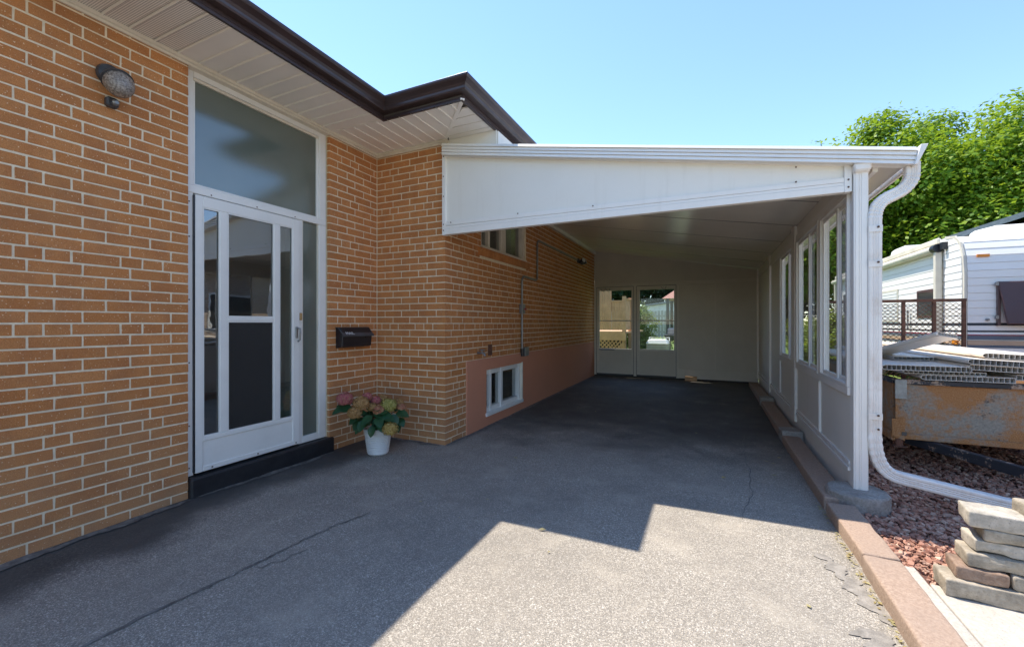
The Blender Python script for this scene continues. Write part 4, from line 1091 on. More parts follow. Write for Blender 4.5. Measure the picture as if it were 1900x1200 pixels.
crown = base + Vector((0, 0, .25))
stm = MB()
for (p, r, dep, mt) in heads:
    c = at(p[0], p[1], dep); head(c, r * tP / 785 * .98, mt)
    mid = crown.lerp(c, .55) + Vector((0, 0, .03)); stm.tube([crown + Vector((rr.uniform(-.04, .04), rr.uniform(-.04, .04), -.02)), mid, c], .0045, 6)
stm.build('stems', 'hydrangea_leaf', pot)
def leaf(c, d, L, nup, name='leaf', mat='hydrangea_leaf'):
    d = d.normalized(); s = d.cross(nup).normalized(); n_ = s.cross(d).normalized(); m = MB(); vs = []; prof = [(0, .05), (.12, .3), (.3, .47), (.5, .5), (.7, .4), (.87, .22), (1, .01)]
    for t, w_ in prof:
        dr_ = -n_ * L * .28 * t * t; e = L * .74 * w_
        p = c + d * L * t + dr_
        vs += [p + s * e + n_ * e * .22, p, p - s * e + n_ * e * .22]
    fs = []
    for i in range(len(prof) - 1):
        a = i * 3; fs += [(a, a + 1, a + 4, a + 3), (a + 1, a + 2, a + 5, a + 4)]
    return m.add(vs, fs).build(name, mat, pot, smooth=True)
lv = [((655, 760), (-1, .25), .13, .1), ((640, 757), (-1, -.4), .12, .08), ((690, 771), (-.4, -.5), .12, .16), ((700, 775), (.35, -.45), .12, .17), ((712, 773), (.9, -.1), .12, .15), ((683, 783), (-.8, -.55), .12, .15), ((676, 779), (-.2, -1), .11, .17), ((692, 790), (-.1, -1), .1, .16),
      ((703, 783), (.4, -.9), .1, .17), ((735, 766), (.9, .0), .13, .06), ((728, 768), (.2, -.6), .12, .1), ((740, 775), (.5, -.8), .1, .05), ((668, 770), (-.7, -.7), .12, .1), ((665, 780), (-.3, -1), .1, .08), ((720, 785), (.7, -.7), .1, .12), ((650, 752), (-.6, .2), .12, .04), ((700, 760), (.1, .2), .12, .08),
      ((730, 758), (.8, .3), .12, .0), ((715, 765), (.2, -.3), .11, .12), ((680, 765), (-.5, .1), .12, .1), ((660, 748), (.5, .6), .11, -.04), ((690, 748), (0, .6), .11, -.08), ((735, 783), (.3, -.9), .1, .02), ((695, 765), (.8, -.3), .12, .13), ((672, 790), (-.5, -.8), .09, .13)]
for k in range(22):
    lv.append(((rr.uniform(655, 735), rr.uniform(758, 790)), (rr.uniform(-1, 1), rr.uniform(-1, .2)), rr.uniform(.09, .13), rr.uniform(-.05, .12)))
for (p, d2, L, dep) in lv:
    c = at(p[0], p[1], dep); d = rt * d2[0] + Vector((0, 0, d2[1] * .6)) - fw * rr.uniform(.15, .6)
    leaf(c, d, L, (Vector((0, 0, 1)) - fw * .6).normalized())

# ------------------------------------------------------------------ utility trailer
TX0, TX1, TY0, TY1, TZ0, TZ1 = 1.372, 2.87, 4.45, 7.1, .30, .778
tl = thing('utility_trailer', (2.1, 5.8, 0), 'rusty grey steel utility trailer with black rail and mesh tailgate, beside the carport', 'trailer')
B('front_panel', 'rusty_painted_steel', tl, TX0 + .0005, TX1, TY0, TY0 + .012, TZ0 + .045, TZ1 - .04)
B('side_panel', 'rusty_painted_steel', tl, TX0, TX0 + .012, TY0 + .05, TY1, TZ0 + .045, TZ1 - .04)
B('side_panel', 'rusty_painted_steel', tl, TX1 - .012, TX1, TY0 + .013, TY1, TZ0 + .045, TZ1 - .04)
B('floor', 'rusty_bar', tl, TX0 + .013, TX1 - .013, TY0 + .013, TY1, TZ0 + .03, TZ0 + .044)
MB().bar((TX0, TY0 + .003, TZ1 - .018), (TX1, TY0 + .003, TZ1 - .018), .05, .042).build('front_rail', 'chipped_black_steel', tl, bevel=.006)
MB().bar((TX0 + .006, TY0 + .03, TZ1 - .018), (TX0 + .006, TY1, TZ1 - .018), .05, .04).build('side_rail', 'chipped_black_steel', tl, bevel=.006)
MB().bar((TX1 - .006, TY0 + .03, TZ1 - .018), (TX1 - .006, TY1, TZ1 - .018), .05, .04).build('side_rail', 'chipped_black_steel', tl, bevel=.006)
MB().box(TX0 - .02, TX1, TY0 - .025, TY0 + .012, TZ0, TZ0 + .045).build('bottom_flange', 'rusty_painted_steel', tl, bevel=.004)
MB().box(TX0 - .03, TX0 + .012, TY0 - .01, TY1, TZ0 - .02, TZ0 + .044).build('bottom_flange', 'rusty_painted_steel', tl, bevel=.004)
MB().prism([(TX0 - .03, TZ0 + .02), (TX0 + .05, TZ0 - .012), (TX0 + .05, TZ0 + .16), (TX0 - .03, TZ0 + .16)], 'y', TY0 - .03, TY0 - .026).build('corner_gusset', 'rusty_painted_steel', tl)
B('stake_pocket', 'galvanised_flaking', tl, TX0 - .012, TX0 + .062, TY0 - .035, TY0 - .023, TZ1 - .155, TZ1 - .002, bevel=.003)
B('drain_hole', 'interior_dark', tl, TX0 + .03, TX0 + .06, TY0 - .034, TY0 - .027, TZ0 + .03, TZ0 + .058)
MB().tube([(TX0 + .02, TY0 + .0, TZ0 - .06), (TX0 + .02, TY0 + .0, TZ0)], .028, 8).box(TX0 - .02, TX0 + .06, TY0 - .03, TY0 + .03, TZ0 - .068, TZ0 - .06).build('jack_foot', 'rusty_bar', tl)
MB().bar((1.50, 4.62, .262), (2.12, 3.35, .262), .05, .07).build('tongue_bar', 'chipped_black_steel', tl, bevel=.004)
MB().bar((2.74, 4.62, .262), (2.12, 3.35, .262), .05, .07).build('tongue_bar', 'chipped_black_steel', tl, bevel=.004)
for x_ in (TX0 + .1, TX1 - .1): MB().bar((x_, TY0 + .2, TZ0 - .02), (x_, TY1, TZ0 - .02), .05, .07).build('chassis_rail', 'rusty_bar', tl)
for x_ in (TX0 + .16, TX1 - .16):
    wh = MB().lathe([(.14, -.08), (.24, -.07), (.255, -.04), (.255, .04), (.24, .07), (.14, .08)], (x_, 5.95, .255), 24, Mx).build('wheel', 'rubber', tl)
    MB().lathe([(.04, -.085), (.13, -.07), (.13, .07), (.04, .085)], (x_, 5.95, .255), 20, Mx).build('rim', 'rv_white', wh)
gt = MB(); GZ0, GZ1, GY_ = .74, 1.54, 7.13
for x_ in (TX0 + .02, 1.68, 1.98, 2.277, 2.576, 2.855): gt.box(x_ - .017, x_ + .017, GY_ - .017, GY_ + .017, GZ0 - .3, GZ1 - .018)
gt.box(TX0, 2.875, GY_ - .02, GY_ + .02, GZ1 - .036, GZ1); gt.box(TX0, 2.875, GY_ - .018, GY_ + .018, GZ0 - .3, GZ0 - .26)
gate = gt.build('tailgate', 'rusty_bar', tl)
em = MB(); cw, ch = .058, .027
rows = int((GZ1 - GZ0 + .2) / ch)
for r_ in range(rows):
    z = GZ0 - .24 + r_ * ch
    x_ = TX0; k = 0
    while x_ < 2.85:
        za = z + (ch * .42 if k % 2 else -ch * .42); zb = z + (-ch * .42 if k % 2 else ch * .42)
        if r_ % 2: za, zb = zb, za
        za, zb = z + (za - z) * 1.05, z + (zb - z) * 1.05
        em.bar((x_, GY_ + .02, za), (x_ + cw / 2, GY_ + .02, zb), .006, .0055)
        x_ += cw / 2; k += 1
em.build('expanded_mesh', 'rusty_bar', gate)

# ------------------------------------------------------------------ hollow vinyl panels piled in the trailer
def plank(x0, x1, ztop, th, yf, length, lab, yaw=0.0, pitch=0.0, roll=0.0, bull=True):
    """a hollow-core panel: skins, ribs (cells open at the end), bullnose on the left edge"""
    o = Vector(((x0 + x1) / 2, yf, ztop - th))
    M = Matrix.Translation(o) @ Matrix.Rotation(yaw, 4, 'Z') @ Matrix.Rotation(pitch, 4, 'X') @ Matrix.Rotation(roll, 4, 'Y')
    w_ = (x1 - x0) / 2; t = thing('vinyl_panel', o, lab, 'panel', 'hollow vinyl panels piled in the trailer')
    def bx(m, *a):
        k = MB().box(*a); m.add([M @ Vector(v) for v in k.v], k.f)
    s = MB(); bx(s, -w_, w_, 0, length, th - .003, th); bx(s, -w_, w_, 0, length, 0, .003)
    s.build('skin', 'vinyl', t)
    rb = MB(); n_ = max(3, int(2 * w_ / .029))
    for k in range(n_ + 1):
        x = -w_ + 2 * w_ * k / n_; bx(rb, x - .0012, x + .0012, .002, length, .003, th - .003)
    rb.build('ribs', 'vinyl_rib', t)
    if bull:
        m = MB(); pts = [(-w_ + .001, th)] + [(-w_ - .034 * math.sin(a), th / 2 + th / 2 * math.cos(a)) for a in [R(18 * k) for k in range(1, 10)]] + [(-w_ + .001, 0)]
        inn = [(-w_ + .001, th - .003)] + [(-w_ - .031 * math.sin(a), th / 2 + (th / 2 - .003) * math.cos(a)) for a in [R(18 * k) for k in range(1, 10)]] + [(-w_ + .001, .003)]
        for k in range(len(pts) - 1):
            a, b, c, d = pts[k], pts[k + 1], inn[k + 1], inn[k]
            m.add([M @ Vector((p[0], y_, p[1])) for y_ in (0, length) for p in (a, b, c, d)], [(0, 1, 2, 3), (7, 6, 5, 4), (0, 4, 5, 1), (1, 5, 6, 2), (2, 6, 7, 3), (3, 7, 4, 0)])
        m.build('bullnose', 'vinyl', t)
    return t
plank(1.545, 2.045, .826, .04, 4.40, 2.4, 'lowest cream hollow panel, resting on the black front rail of the trailer')
plank(1.42, 1.90, .855, .026, 4.43, 2.4, 'thin dark-ended panel wedged under the wide left panel in the trailer', bull=False)
plank(1.30, 1.80, .898, .042, 4.38, 2.4, 'wide white hollow panel with rounded edge, front left of the pile')
plank(1.82, 2.35, .903, .04, 4.40, 2.4, 'hollow panel under the topmost right one, showing square brown cells', roll=.05)
plank(1.81, 2.36, .948, .042, 4.38, 2.4, 'upper right hollow panel with rounded left edge and open cells', roll=.05)
plank(1.95, 2.45, .99, .04, 4.52, 2.3, 'topmost hollow panel at the right edge of the pile', roll=.045)
plank(2.06, 2.6, .848, .04, 4.42, 2.4, 'lower right panel with dark cells, just above the trailer rail', bull=False)
plank(1.50, 1.95, .935, .03, 4.9, 2.0, 'cream panel lying flat behind the front left one', bull=False)
# the one that leans up out of the pile: runs from the left rail to a raised end at right
def leaning():
    o = Vector((1.70, 4.62, 1.13)); e = Vector((1.22, 5.4, .84))
    t = thing('vinyl_panel', o, 'cream hollow panel leaning up out of the pile with its open end raised', 'panel', 'hollow vinyl panels piled in the trailer')
    d = (e - o).normalized(); s = Vector((.86, .42, -.12)); s = (s - d * s.dot(d)).normalized(); n_ = s.cross(d).normalized()
    if n_.z < 0: n_ = -n_
    L = (e - o).length; W = .17; th = .034
    def bx(m, a0, a1, b0, b1, c0, c1):
        m.hexa([o + s * a + d * b + n_ * c0 for a, b in ((a0, b0), (a1, b0), (a1, b1), (a0, b1))], [o + s * a + d * b + n_ * c1 for a, b in ((a0, b0), (a1, b0), (a1, b1), (a0, b1))])
    m = MB(); bx(m, 0, W, 0, L, 0, .003); bx(m, 0, W, 0, L, th - .003, th); m.build('skin', 'vinyl', t)
    m = MB()
    for k in range(7): bx(m, W * k / 6 - .001, W * k / 6 + .001, .002, L, .003, th - .003)
    m.build('ribs', 'vinyl_rib', t)
    m = MB(); bx(m, -.02, -.001, 0, L, .003, th - .003); m.build('bullnose', 'vinyl', t, bevel=.006)
leaning()

# ------------------------------------------------------------------ travel trailer (caravan)
VX0, VX1, VY0, VY1 = 3.56, 6.0, 8.9, 16.4
rv = thing('caravan', (4.8, 12.5, 0), 'white ribbed travel trailer with awning roller and brown front window guard', 'caravan')
prof = [(VY0 + .02, .5), (VY0 + .02, 2.02), (VY0 + .05, 2.28), (VY0 + .14, 2.5), (VY0 + .3, 2.62), (VY0 + .6, 2.66), (VY1 - .2, 2.66), (VY1, 2.5), (VY1, .5)]
MB().prism(prof, 'x', VX0 + .02, VX1).build('body', 'rv_white', rv)
# ribbed siding: courses on the side and on the front, stripes are courses of their own colour
def course(z0, z1, mat):
    yf0 = VY0 + .02
    def yfront(z):
        for (a, za), (b, zb) in zip(prof[1:], prof[2:6]):
            if za <= z <= zb: return a + (b - a) * (z - za) / (zb - za)
        return yf0 if z < 2.02 else prof[5][0]
    ya, yb_ = yfront(z0), yfront(z1)
    MB().hexa([(VX0, ya + .04, z0), (VX0 + .03, ya + .04, z0), (VX0 + .03, VY1, z0), (VX0, VY1, z0)],
              [(VX0 + .006, yb_ + .04, z1 - .003), (VX0 + .03, yb_ + .04, z1 - .003), (VX0 + .03, VY1, z1 - .003), (VX0 + .006, VY1, z1 - .003)]).build('siding', mat, rv)
    MB().hexa([(VX0 + .05, ya - .02, z0), (VX1, ya - .02, z0), (VX1, ya + .02, z0), (VX0 + .05, ya + .02, z0)],
              [(VX0 + .05, yb_ - .014, z1 - .003), (VX1, yb_ - .014, z1 - .003), (VX1, yb_ + .02, z1 - .003), (VX0 + .05, yb_ + .02, z1 - .003)]).build('siding', mat, rv)
stripes = [(.5, .62, 'rv_cream'), (.62, .74, 'rv_cream'), (.74, .86, 'rv_white'), (.86, .9, 'rv_slate'), (.9, .97, 'rv_tan'), (.97, .985, 'rv_cream'), (.985, 1.045, 'rv_slate'), (1.045, 1.062, 'rv_red'), (1.062, 1.1, 'rv_white'), (1.1, 1.125, 'rv_black'), (1.125, 1.2, 'rv_white'), (1.2, 1.24, 'rv_black')]
for a, b, m_ in stripes: course(a, b, m_)
z = 1.24
while z < 2.52:
    course(z, min(z + .115, 2.6), 'rv_white'); z += .115
MB().sweep([(-.02, -.012), (.02, -.012), (.02, .012), (-.02, .012)], [(VX0 + .02, y_ - .005, z_) for y_, z_ in prof[:6]], up=(1, 0, 0)).build('corner_trim', 'rv_cream', rv)
MB().box(VX0 - .01, VX0 + .04, VY0 + .8, VY1 - .1, 2.6, 2.7).build('roof_rail', 'rv_cream', rv, bevel=.015)
MB().hexa([(4.2, 10.4, 2.66), (5.3, 10.4, 2.66), (5.3, 12.2, 2.66), (4.2, 12.2, 2.66)], [(4.3, 10.7, 2.98), (5.2, 10.7, 2.98), (5.2, 12.1, 2.98), (4.3, 12.1, 2.98)]).build('air_conditioner', 'rv_white', rv, bevel=.06, seg=3) if False else None
MB().hexa([(3.75, 11.6, 2.66), (4.5, 11.6, 2.66), (4.5, 12.6, 2.66), (3.75, 12.6, 2.66)], [(3.8, 11.9, 2.92), (4.45, 11.9, 2.92), (4.45, 12.55, 2.92), (3.8, 12.55, 2.92)]).build('roof_vent', 'rv_white', rv, bevel=.05)
MB().hexa([(4.25, 9.6, 2.64), (5.4, 9.6, 2.64), (5.4, 10.6, 2.66), (4.25, 10.6, 2.66)], [(4.28, 9.75, 2.86), (5.35, 9.75, 2.86), (5.35, 10.5, 2.9), (4.28, 10.5, 2.9)]).build('air_conditioner', 'rv_white', rv, bevel=.05)
aw = MB().tube([(VX0 - .07, 9.62, 2.5), (VX0 - .07, 16.2, 2.5)], .062, 14).build('awning_roller', 'rv_cream', rv, smooth=True)
MB().tube([(VX0 - .07, 9.5, 2.5), (VX0 - .07, 9.64, 2.5)], .075, 12).box(VX0 - .07, VX0 + .02, 9.38, 9.46, 2.46, 2.58).build('roller_end', 'black_metal', aw)
MB().box(VX0 - .1, VX0 - .02, 9.52, 9.6, .9, 2.46).build('awning_arm', 'rv_cream', aw)
MB().box(VX0 - .1, VX0 - .02, 15.9, 15.98, .9, 2.46).build('awning_arm', 'rv_cream', aw)
def rvwin(y0, y1, z0, z1, fm, pm):
    m = MB().box(VX0 - .012, VX0 + .02, y0, y0 + .04, z0, z1).box(VX0 - .012, VX0 + .02, y1 - .04, y1, z0, z1).box(VX0 - .012, VX0 + .02, y0 + .04, y1 - .04, z0, z0 + .04).box(VX0 - .012, VX0 + .02, y0 + .04, y1 - .04, z1 - .04, z1)
    f = m.build('window', fm, rv)
    B('pane', pm, f, VX0 - .006, VX0 + .001, y0 + .04, y1 - .04, z0 + .04, z1 - .04)
plain('rv_tinted_glass', (.05, .05, .05), .06)
plain('rv_blind', (.6, .6, .58), .5)
rvwin(9.66, 10.5, 1.33, 1.84, 'rv_guard', 'rv_tinted_glass'); rvwin(11.4, 12.6, 1.26, 1.95, 'rv_cream', 'rv_blind'); rvwin(14.7, 15.4, 1.5, 2.1, 'rv_white', 'rv_tinted_glass')
for k in range(9): B('louvre', 'rv_white', rv, VX0 - .014, VX0 - .007, 11.45, 12.55, 1.31 + k * .068, 1.355 + k * .068)
gd = MB().hexa([(3.985, VY0 - .14, 1.215), (5.5, VY0 - .14, 1.215), (5.5, VY0 - .11, 1.215), (3.985, VY0 - .11, 1.215)], [(3.925, VY0 - .05, 1.86), (5.56, VY0 - .05, 1.86), (5.56, VY0 - .02, 1.86), (3.925, VY0 - .02, 1.86)]).build('window_guard', 'rv_guard', rv, bevel=.012)
MB().bar((3.94, VY0 - .02, 1.86), (3.94, VY0 - .02, 1.2), .03, .05).build('guard_frame', 'rv_guard', gd)
MB().box(3.72, 3.86, VY0 + .01, VY0 + .05, 2.25, 2.29).build('marker_light', 'amber', rv)
B('marker_light', 'amber', rv, VX0 - .02, VX0 + .01, 9.05, 9.2, .9, .96)
B('vent_cover', 'rv_cream', rv, VX0 - .016, VX0 + .005, 13.0, 13.5, .95, 1.2, bevel=.004)
B('grab_handle', 'galvanised', rv, VX0 - .05, VX0 - .03, 10.8, 10.83, 1.1, 1.5)
for z_ in (1.3, 1.8): B('guard_latch', 'galvanised', gd, 3.9, 3.93, VY0 - .06, VY0 - .02, z_, z_ + .05)
MB().lathe([(.02, 0), (.02, .03), (.012, .04)], (3.82, VY0 - .01, 1.29), 10, Matrix.Rotation(R(90), 3, 'X')).build('strut_knob', 'galvanised', gd)
for yy_ in (12.6, 13.5):
    wh = MB().lathe([(.15, -.09), (.3, -.08), (.33, -.04), (.33, .04), (.3, .08), (.15, .09)], (VX0 + .16, yy_, .33), 24, Mx).build('wheel', 'rubber', rv)
    MB().lathe([(.04, -.095), (.16, -.08), (.16, .08), (.04, .095)], (VX0 + .16, yy_, .33), 18, Mx).build('rim', 'galvanised', wh)
MB().bar((4.3, 9.2, .45), (4.8, 7.6, .45), .06, .1).bar((5.3, 9.2, .45), (4.8, 7.6, .45), .06, .1).build('tow_frame', 'rv_black', rv)

# ------------------------------------------------------------------ neighbour's house behind the caravan
nh = thing('neighbour_house', (9, 20, 0), "grey neighbouring house with pale low-pitched gable roof behind the caravan", 'house')
B('wall', 'neighbour_wall', nh, 7.3, 13, 17.9, 23.5, 0, 3.75)
MB().prism([(7.3, 3.751), (13, 3.751), (10.3, 4.9)], 'y', 17.9, 23.5).build('gable_wall', 'neighbour_wall', nh)
MB().hexa([(6.67, 17.5, 3.82), (10.3, 17.5, 5.07), (10.3, 24, 5.07), (6.67, 24, 3.82)], [(6.67, 17.5, 3.90), (10.3, 17.5, 5.15), (10.3, 24, 5.15), (6.67, 24, 3.90)]).build('roof', 'roof_grey', nh)
MB().hexa([(10.301, 17.5, 5.07), (13.9, 17.5, 3.82), (13.9, 24, 3.82), (10.301, 24, 5.07)], [(10.301, 17.5, 5.15), (13.9, 17.5, 3.90), (13.9, 24, 3.90), (10.301, 24, 5.15)]).build('roof', 'roof_grey', nh)
MB().hexa([(6.6, 17.46, 3.74), (10.3, 17.46, 5.02), (10.3, 17.49, 5.02), (6.6, 17.49, 3.74)], [(6.6, 17.46, 3.9), (10.3, 17.46, 5.18), (10.3, 17.49, 5.18), (6.6, 17.49, 3.9)]).build('barge_board', 'roof_grey', nh)

bh = thing('neighbour_brick_house', (9, 3, 0), 'pale brick neighbouring house mirrored in the storm door glass', 'house')
B('wall', 'pale_brick', bh, 7.6, 12, -6, 11.2, -.1, 3.0)
MB().prism([(7.0, 2.95), (12.6, 2.95), (9.8, 4.4)], 'y', -6.5, 11.7).build('roof', 'roof_grey', bh)
for y_ in (-2, 3.5, 8): 
    f_ = MB().box(7.57, 7.62, y_, y_ + 1.4, 1.0, 2.2).build('window', 'rv_white', bh); B('pane', 'rv_tinted_glass', f_, 7.56, 7.568, y_ + .07, y_ + 1.33, 1.07, 2.13)
# ------------------------------------------------------------------ foliage
class Leaves:
    """leaf-sized bent quads gathered in numpy, one mesh per crown"""
    def __init__(s, seed): s.r = np.random.default_rng(seed); s.p = []
    def clump(s, c, rad, n, s0, s1, squash=.8, shell=.35, up=.9):
        r = s.r; v = r.normal(size=(n, 3)); v /= np.linalg.norm(v, axis=1)[:, None]
        rr_ = (shell + (1 - shell) * r.random(n) ** .6) * (1 + .12 * r.normal(size=n)); p = np.array(c) + v * rr_[:, None] * np.array([rad, rad, rad * squash])
        nm = v * .55 + r.normal(size=(n, 3)) * .42 + np.array([0, 0, up]); nm /= np.linalg.norm(nm, axis=1)[:, None]
        u = np.cross(nm, r.normal(size=(n, 3))); u /= np.linalg.norm(u, axis=1)[:, None]; w_ = np.cross(nm, u)
        q = (s0 + (s1 - s0) * r.random(n))[:, None]
        s.p.append(np.stack([p - u * q, p + w_ * q * .72 - nm * q * .12, p + u * q * 1.05 - nm * q * .38, p - w_ * q * .72 - nm * q * .12], 1))
    def build(s, name, mat, parent):
        a = np.concatenate(s.p).reshape(-1, 3); o = Vector(((a[:, 0].min() + a[:, 0].max()) / 2, (a[:, 1].min() + a[:, 1].max()) / 2, a[:, 2].min()))
        a = a - np.array(o); n = len(a) // 4; me = bpy.data.meshes.new(name)
        me.vertices.add(4 * n); me.vertices.foreach_set('co', a.astype(np.float32).ravel())
        f = np.arange(n)[:, None] * 4 + np.array([0, 1, 3, 1, 2, 3]); me.loops.add(6 * n); me.loops.foreach_set('vertex_index', f.astype(np.int32).ravel())
        me.polygons.add(2 * n); me.polygons.foreach_set('loop_start', (np.arange(2 * n) * 3).astype(np.int32))
        me.update(calc_edges=True); me.validate()
        return link(name, me, mat, parent, o)
def tree(name, loc, trunk_h, R_, H_, clumps, per, ls, seed, lab, cat, group, mat, zoff=0.0, cr=(.2, .32)):
    rr = random.Random(seed); t = thing(name, loc, lab, cat, group)
    c0 = Vector(loc) + Vector((0, 0, trunk_h + H_ * .5 + zoff)); m = Leaves(seed); tr_ = MB()
    base_ = Vector(loc)
    tr_.tube([base_ + Vector((0, 0, -.2)), base_ + Vector((.1, 0, trunk_h * .5)), base_ + Vector((0, .1, trunk_h)), c0], R_ * .05, 10, scales=[1.3, 1, .8, .4])
    for k in range(clumps):
        z = 1 - 2 * (k + .5) / clumps; a = k * 2.39996 + rr.uniform(-.3, .3); q = math.sqrt(1 - z * z)
        rad = rr.uniform(.55, .95) if k % 3 else rr.uniform(.2, .6)
        p = c0 + Vector((q * math.cos(a) * R_ * rad, q * math.sin(a) * R_ * rad, z * H_ * .5 * rad + .04 * H_ * rr.gauss(0, 1)))
        m.clump(p, R_ * rr.uniform(*cr), per, ls * .6, ls * 1.3)
        if k % 4 == 0: tr_.tube([base_ + Vector((0, 0, trunk_h * .9)), c0.lerp(p, .5) - Vector((0, 0, H_ * .08)), p], R_ * .014, 5, scales=[1.6, 1, .4])
    tr_.build('trunk', 'bark', t); m.build('crown', mat, t)
    return t
tree('maple_tree', (9.5, 30.5, .2), 1.9, 8.9, 9.1, 420, 1000, .1, 5, 'large bright green maple tree behind the caravan and carport roof', 'tree', None, 'maple_leaf', cr=(.12, .22))
# hedge along the boundary, seen through the carport windows
hd = thing('hedge', (2.9, 13, 0), 'yellow-green clipped hedge seen through the carport side windows', 'hedge')
m = Leaves(12); rr = random.Random(12); tk = MB()
for k in range(90):
    y_ = rr.uniform(10.6, 17.5); m.clump((rr.uniform(2.45, 2.95), y_, rr.uniform(.2, 1.32)), .24, 150, .025, .05, 1, .2)
for k in range(14): tk.tube([(2.7, 10.8 + k * .5, 0), (2.7 + rr.uniform(-.1, .1), 10.8 + k * .5, 1.1)], .02, 6)
tk.build('trunk', 'bark', hd); m.build('foliage', 'hedge_leaf', hd)
# back yard
sh = thing('shrub', (-2.1, 17, 0), 'round bright green shrub behind the tan deck screen', 'shrub')
m = Leaves(13); rr = random.Random(13)
for k in range(60): m.clump((rr.gauss(-2.75, .4), rr.gauss(17, .4), rr.uniform(.3, 1.75)), .35, 120, .035, .07, 1, .2)
m.build('foliage', 'shrub_leaf', sh); MB().tube([(-2.75, 17, 0), (-2.75, 17, 1.2)], .05, 8).build('trunk', 'bark', sh)
labs = ['dark conifer far left behind the board fence', 'dark conifer second from the left behind the board fence', 'tall dark conifer above the white shed', 'dark conifer right of the shed behind the fence', 'dark conifer at the far right of the back yard']
for k, (x_, y_, R_) in enumerate(((-13.5, 38, 4.2), (-8.6, 40, 4.4), (-4.2, 42, 4.6), (0.6, 40, 4.4), (5.5, 39, 4.4))):
    tree('conifer_tree', (x_, y_, .3), .6, R_, 12, 60, 500, .16, 40 + k, labs[k], 'tree', 'conifers behind the back fence', 'conifer_leaf', cr=(.25, .4))
# deck with privacy screen and lattice skirt
dk = thing('deck', (-3, 12.8, 0), 'tan wooden deck with privacy screen boards and lattice skirt behind the house', 'deck')
B('fascia_board', 'tan_wood', dk, -5, -2.2, 12.42, 12.46, .74, 1.0)
B('deck_boards', 'tan_wood', dk, -5, -2.2, 12.461, 16, .94, .99)
for k in range(9):
    B('screen_board', 'tan_wood', dk, -3.2 + k * .066, -3.2 + k * .066 + .06, 12.45, 12.475, 1.04, 2.5)
for k in range(16):
    B('screen_board', 'tan_wood', dk, -2.26, -2.235, 12.5 + k * .14, 12.5 + k * .14 + .125, 1.04, 1.94)
for yy_ in (12.5, 13.5, 14.6): B('post', 'tan_wood', dk, -2.3, -2.2, yy_ - .05, yy_ + .05, .0, 2.02)
B('rail', 'tan_wood', dk, -2.28, -2.2, 12.5, 14.7, 1.94, 1.97); B('rail', 'tan_wood', dk, -2.62, -2.22, 12.44, 12.5, 1.86, 1.9)
for k in range(5): B('screen_board', 'tan_wood', dk, -2.6 + k * .075, -2.6 + k * .075 + .068, 12.46, 12.48, 1.04, 1.86)
lt_ = MB()
for k in range(25):
    x_ = -4.9 + k * .115
    lt_.bar((x_, 12.44, .1), (x_ + .62, 12.44, .74), .032, .008, up=(0, 1, 0)); lt_.bar((x_ + .62, 12.455, .1), (x_, 12.455, .74), .032, .008, up=(0, 1, 0))
lt_.v = [(min(-2.2, x), y, z) for x, y, z in lt_.v]
lt_.build('lattice', 'tan_wood', dk)
B('under_deck_shade', 'dark_wood', dk, -5, -2.22, 12.6, 12.62, 0, .93)  # dark sheet behind the lattice stands in for the shade under the deck
# board fence
fn = thing('board_fence', (-3, 31, 0), 'weathered grey board-on-board fence across the back lawn', 'fence')
rr = random.Random(20)
for k in range(64):
    x_ = -11 + k * .22; off = .05 if k % 2 else 0
    B('board', 'grey_wood', fn, x_, x_ + .17, 31 + off, 31.03 + off, .25, 2.12 + rr.uniform(-.02, .02))
B('rail', 'grey_wood', fn, -11, 3.1, 31.031, 31.049, .6, .7); B('rail', 'grey_wood', fn, -11, 3.1, 31.031, 31.049, 1.7, 1.8)
shd = thing('garden_shed', (-2.8, 34, 0), 'white garden shed with lean roof behind the board fence', 'shed')
MB().prism([(-4.3, .2), (-.8, .2), (-.8, 3.0), (-4.3, 2.55)], 'y', 33.5, 36).build('wall', 'shed_white', shd)
MB().hexa([(-4.5, 33.2, 2.56), (-.6, 33.2, 3.06), (-.6, 36.2, 3.06), (-4.5, 36.2, 2.56)], [(-4.5, 33.2, 2.64), (-.6, 33.2, 3.14), (-.6, 36.2, 3.14), (-4.5, 36.2, 2.64)]).build('roof', 'roof_grey', shd)
gz_ = thing('gazebo', (-1.6, 24, 0), 'dark-posted gazebo with reddish roof at the right of the back door view', 'gazebo')
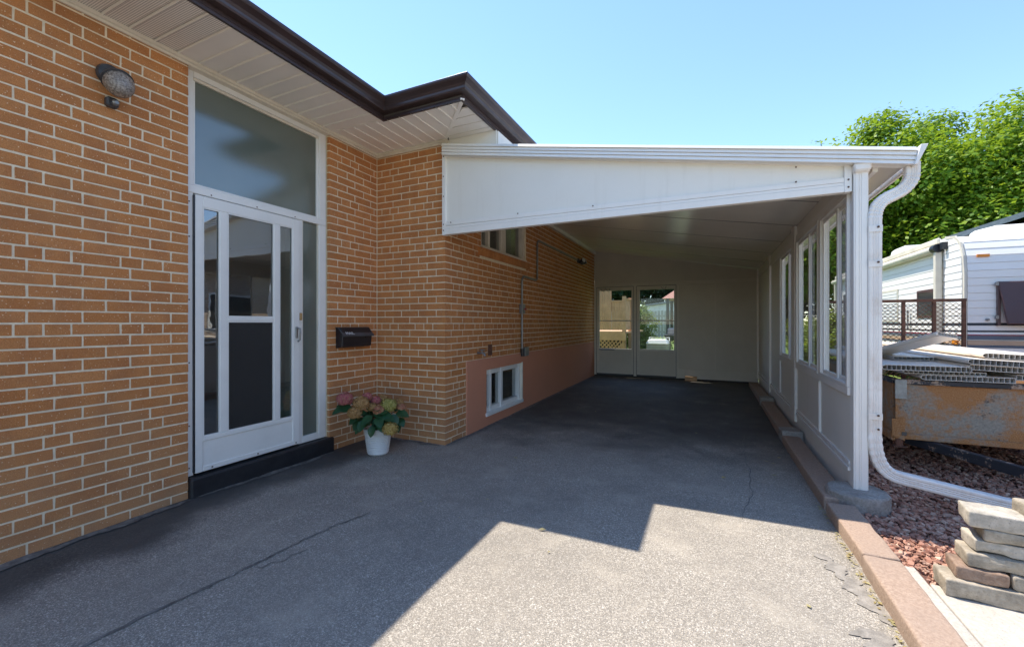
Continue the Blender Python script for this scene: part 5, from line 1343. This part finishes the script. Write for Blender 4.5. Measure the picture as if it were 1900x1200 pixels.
for x_, y_ in ((-1.95, 23), (.6, 23), (-1.95, 25.5), (.6, 25.5)): B('post', 'dark_wood', gz_, x_ - .07, x_ + .07, y_ - .07, y_ + .07, .1, 2.5)
MB().add([(-2.2, 22.7, 2.5), (.85, 22.7, 2.5), (.85, 25.8, 2.5), (-2.2, 25.8, 2.5), (-.67, 24.2, 3.7)], [(3, 2, 1, 0), (0, 1, 4), (1, 2, 4), (2, 3, 4), (3, 0, 4)]).build('roof', 'red_roof', gz_)
bn = thing('storage_bin', (-1.4, 13.2, 0), 'white-lidded storage bin standing on the grass behind the back door', 'bin')
MB().hexa([(-1.66, 13, .05), (-1.14, 13, .05), (-1.14, 13.5, .05), (-1.66, 13.5, .05)], [(-1.7, 12.96, .62), (-1.1, 12.96, .62), (-1.1, 13.54, .62), (-1.7, 13.54, .62)]).build('bin_body', 'grey_wood', bn, bevel=.02)
MB().hexa([(-1.72, 12.94, .625), (-1.08, 12.94, .625), (-1.08, 13.56, .625), (-1.72, 13.56, .625)], [(-1.64, 13.0, .76), (-1.16, 13.0, .76), (-1.16, 13.5, .76), (-1.64, 13.5, .76)]).build('bin_lid', 'bin_white', bn, bevel=.02)
MB().tube([(-1.68, 13.5, .7), (-1.68, 13.55, .8), (-1.1, 13.55, .8), (-1.1, 13.5, .7)], .018, 8).build('handle', 'bin_white', bn)
bq = thing('barbecue', (-.98, 14.2, 0), 'dark hooded barbecue on legs at the right of the back door view', 'barbecue')
MB().hexa([(-1.22, 14, .7), (-.5, 14, .7), (-.5, 14.45, .7), (-1.22, 14.45, .7)], [(-1.3, 13.95, .88), (-.45, 13.95, .88), (-.45, 14.5, .88), (-1.3, 14.5, .88)]).build('fire_box', 'dark_plastic', bq, bevel=.02)
MB().prism([(13.96, .885), (14.49, .885), (14.45, 1.02), (14.3, 1.09), (14.1, 1.06)], 'x', -1.2, -.5).build('hood', 'dark_plastic', bq, bevel=.02)
for x_, y_ in ((-1.15, 14.05), (-.55, 14.05), (-1.15, 14.4), (-.55, 14.4)): MB().tube([(x_, y_, .05), (x_, y_, .7)], .02, 8).build('leg', 'galvanised', bq)
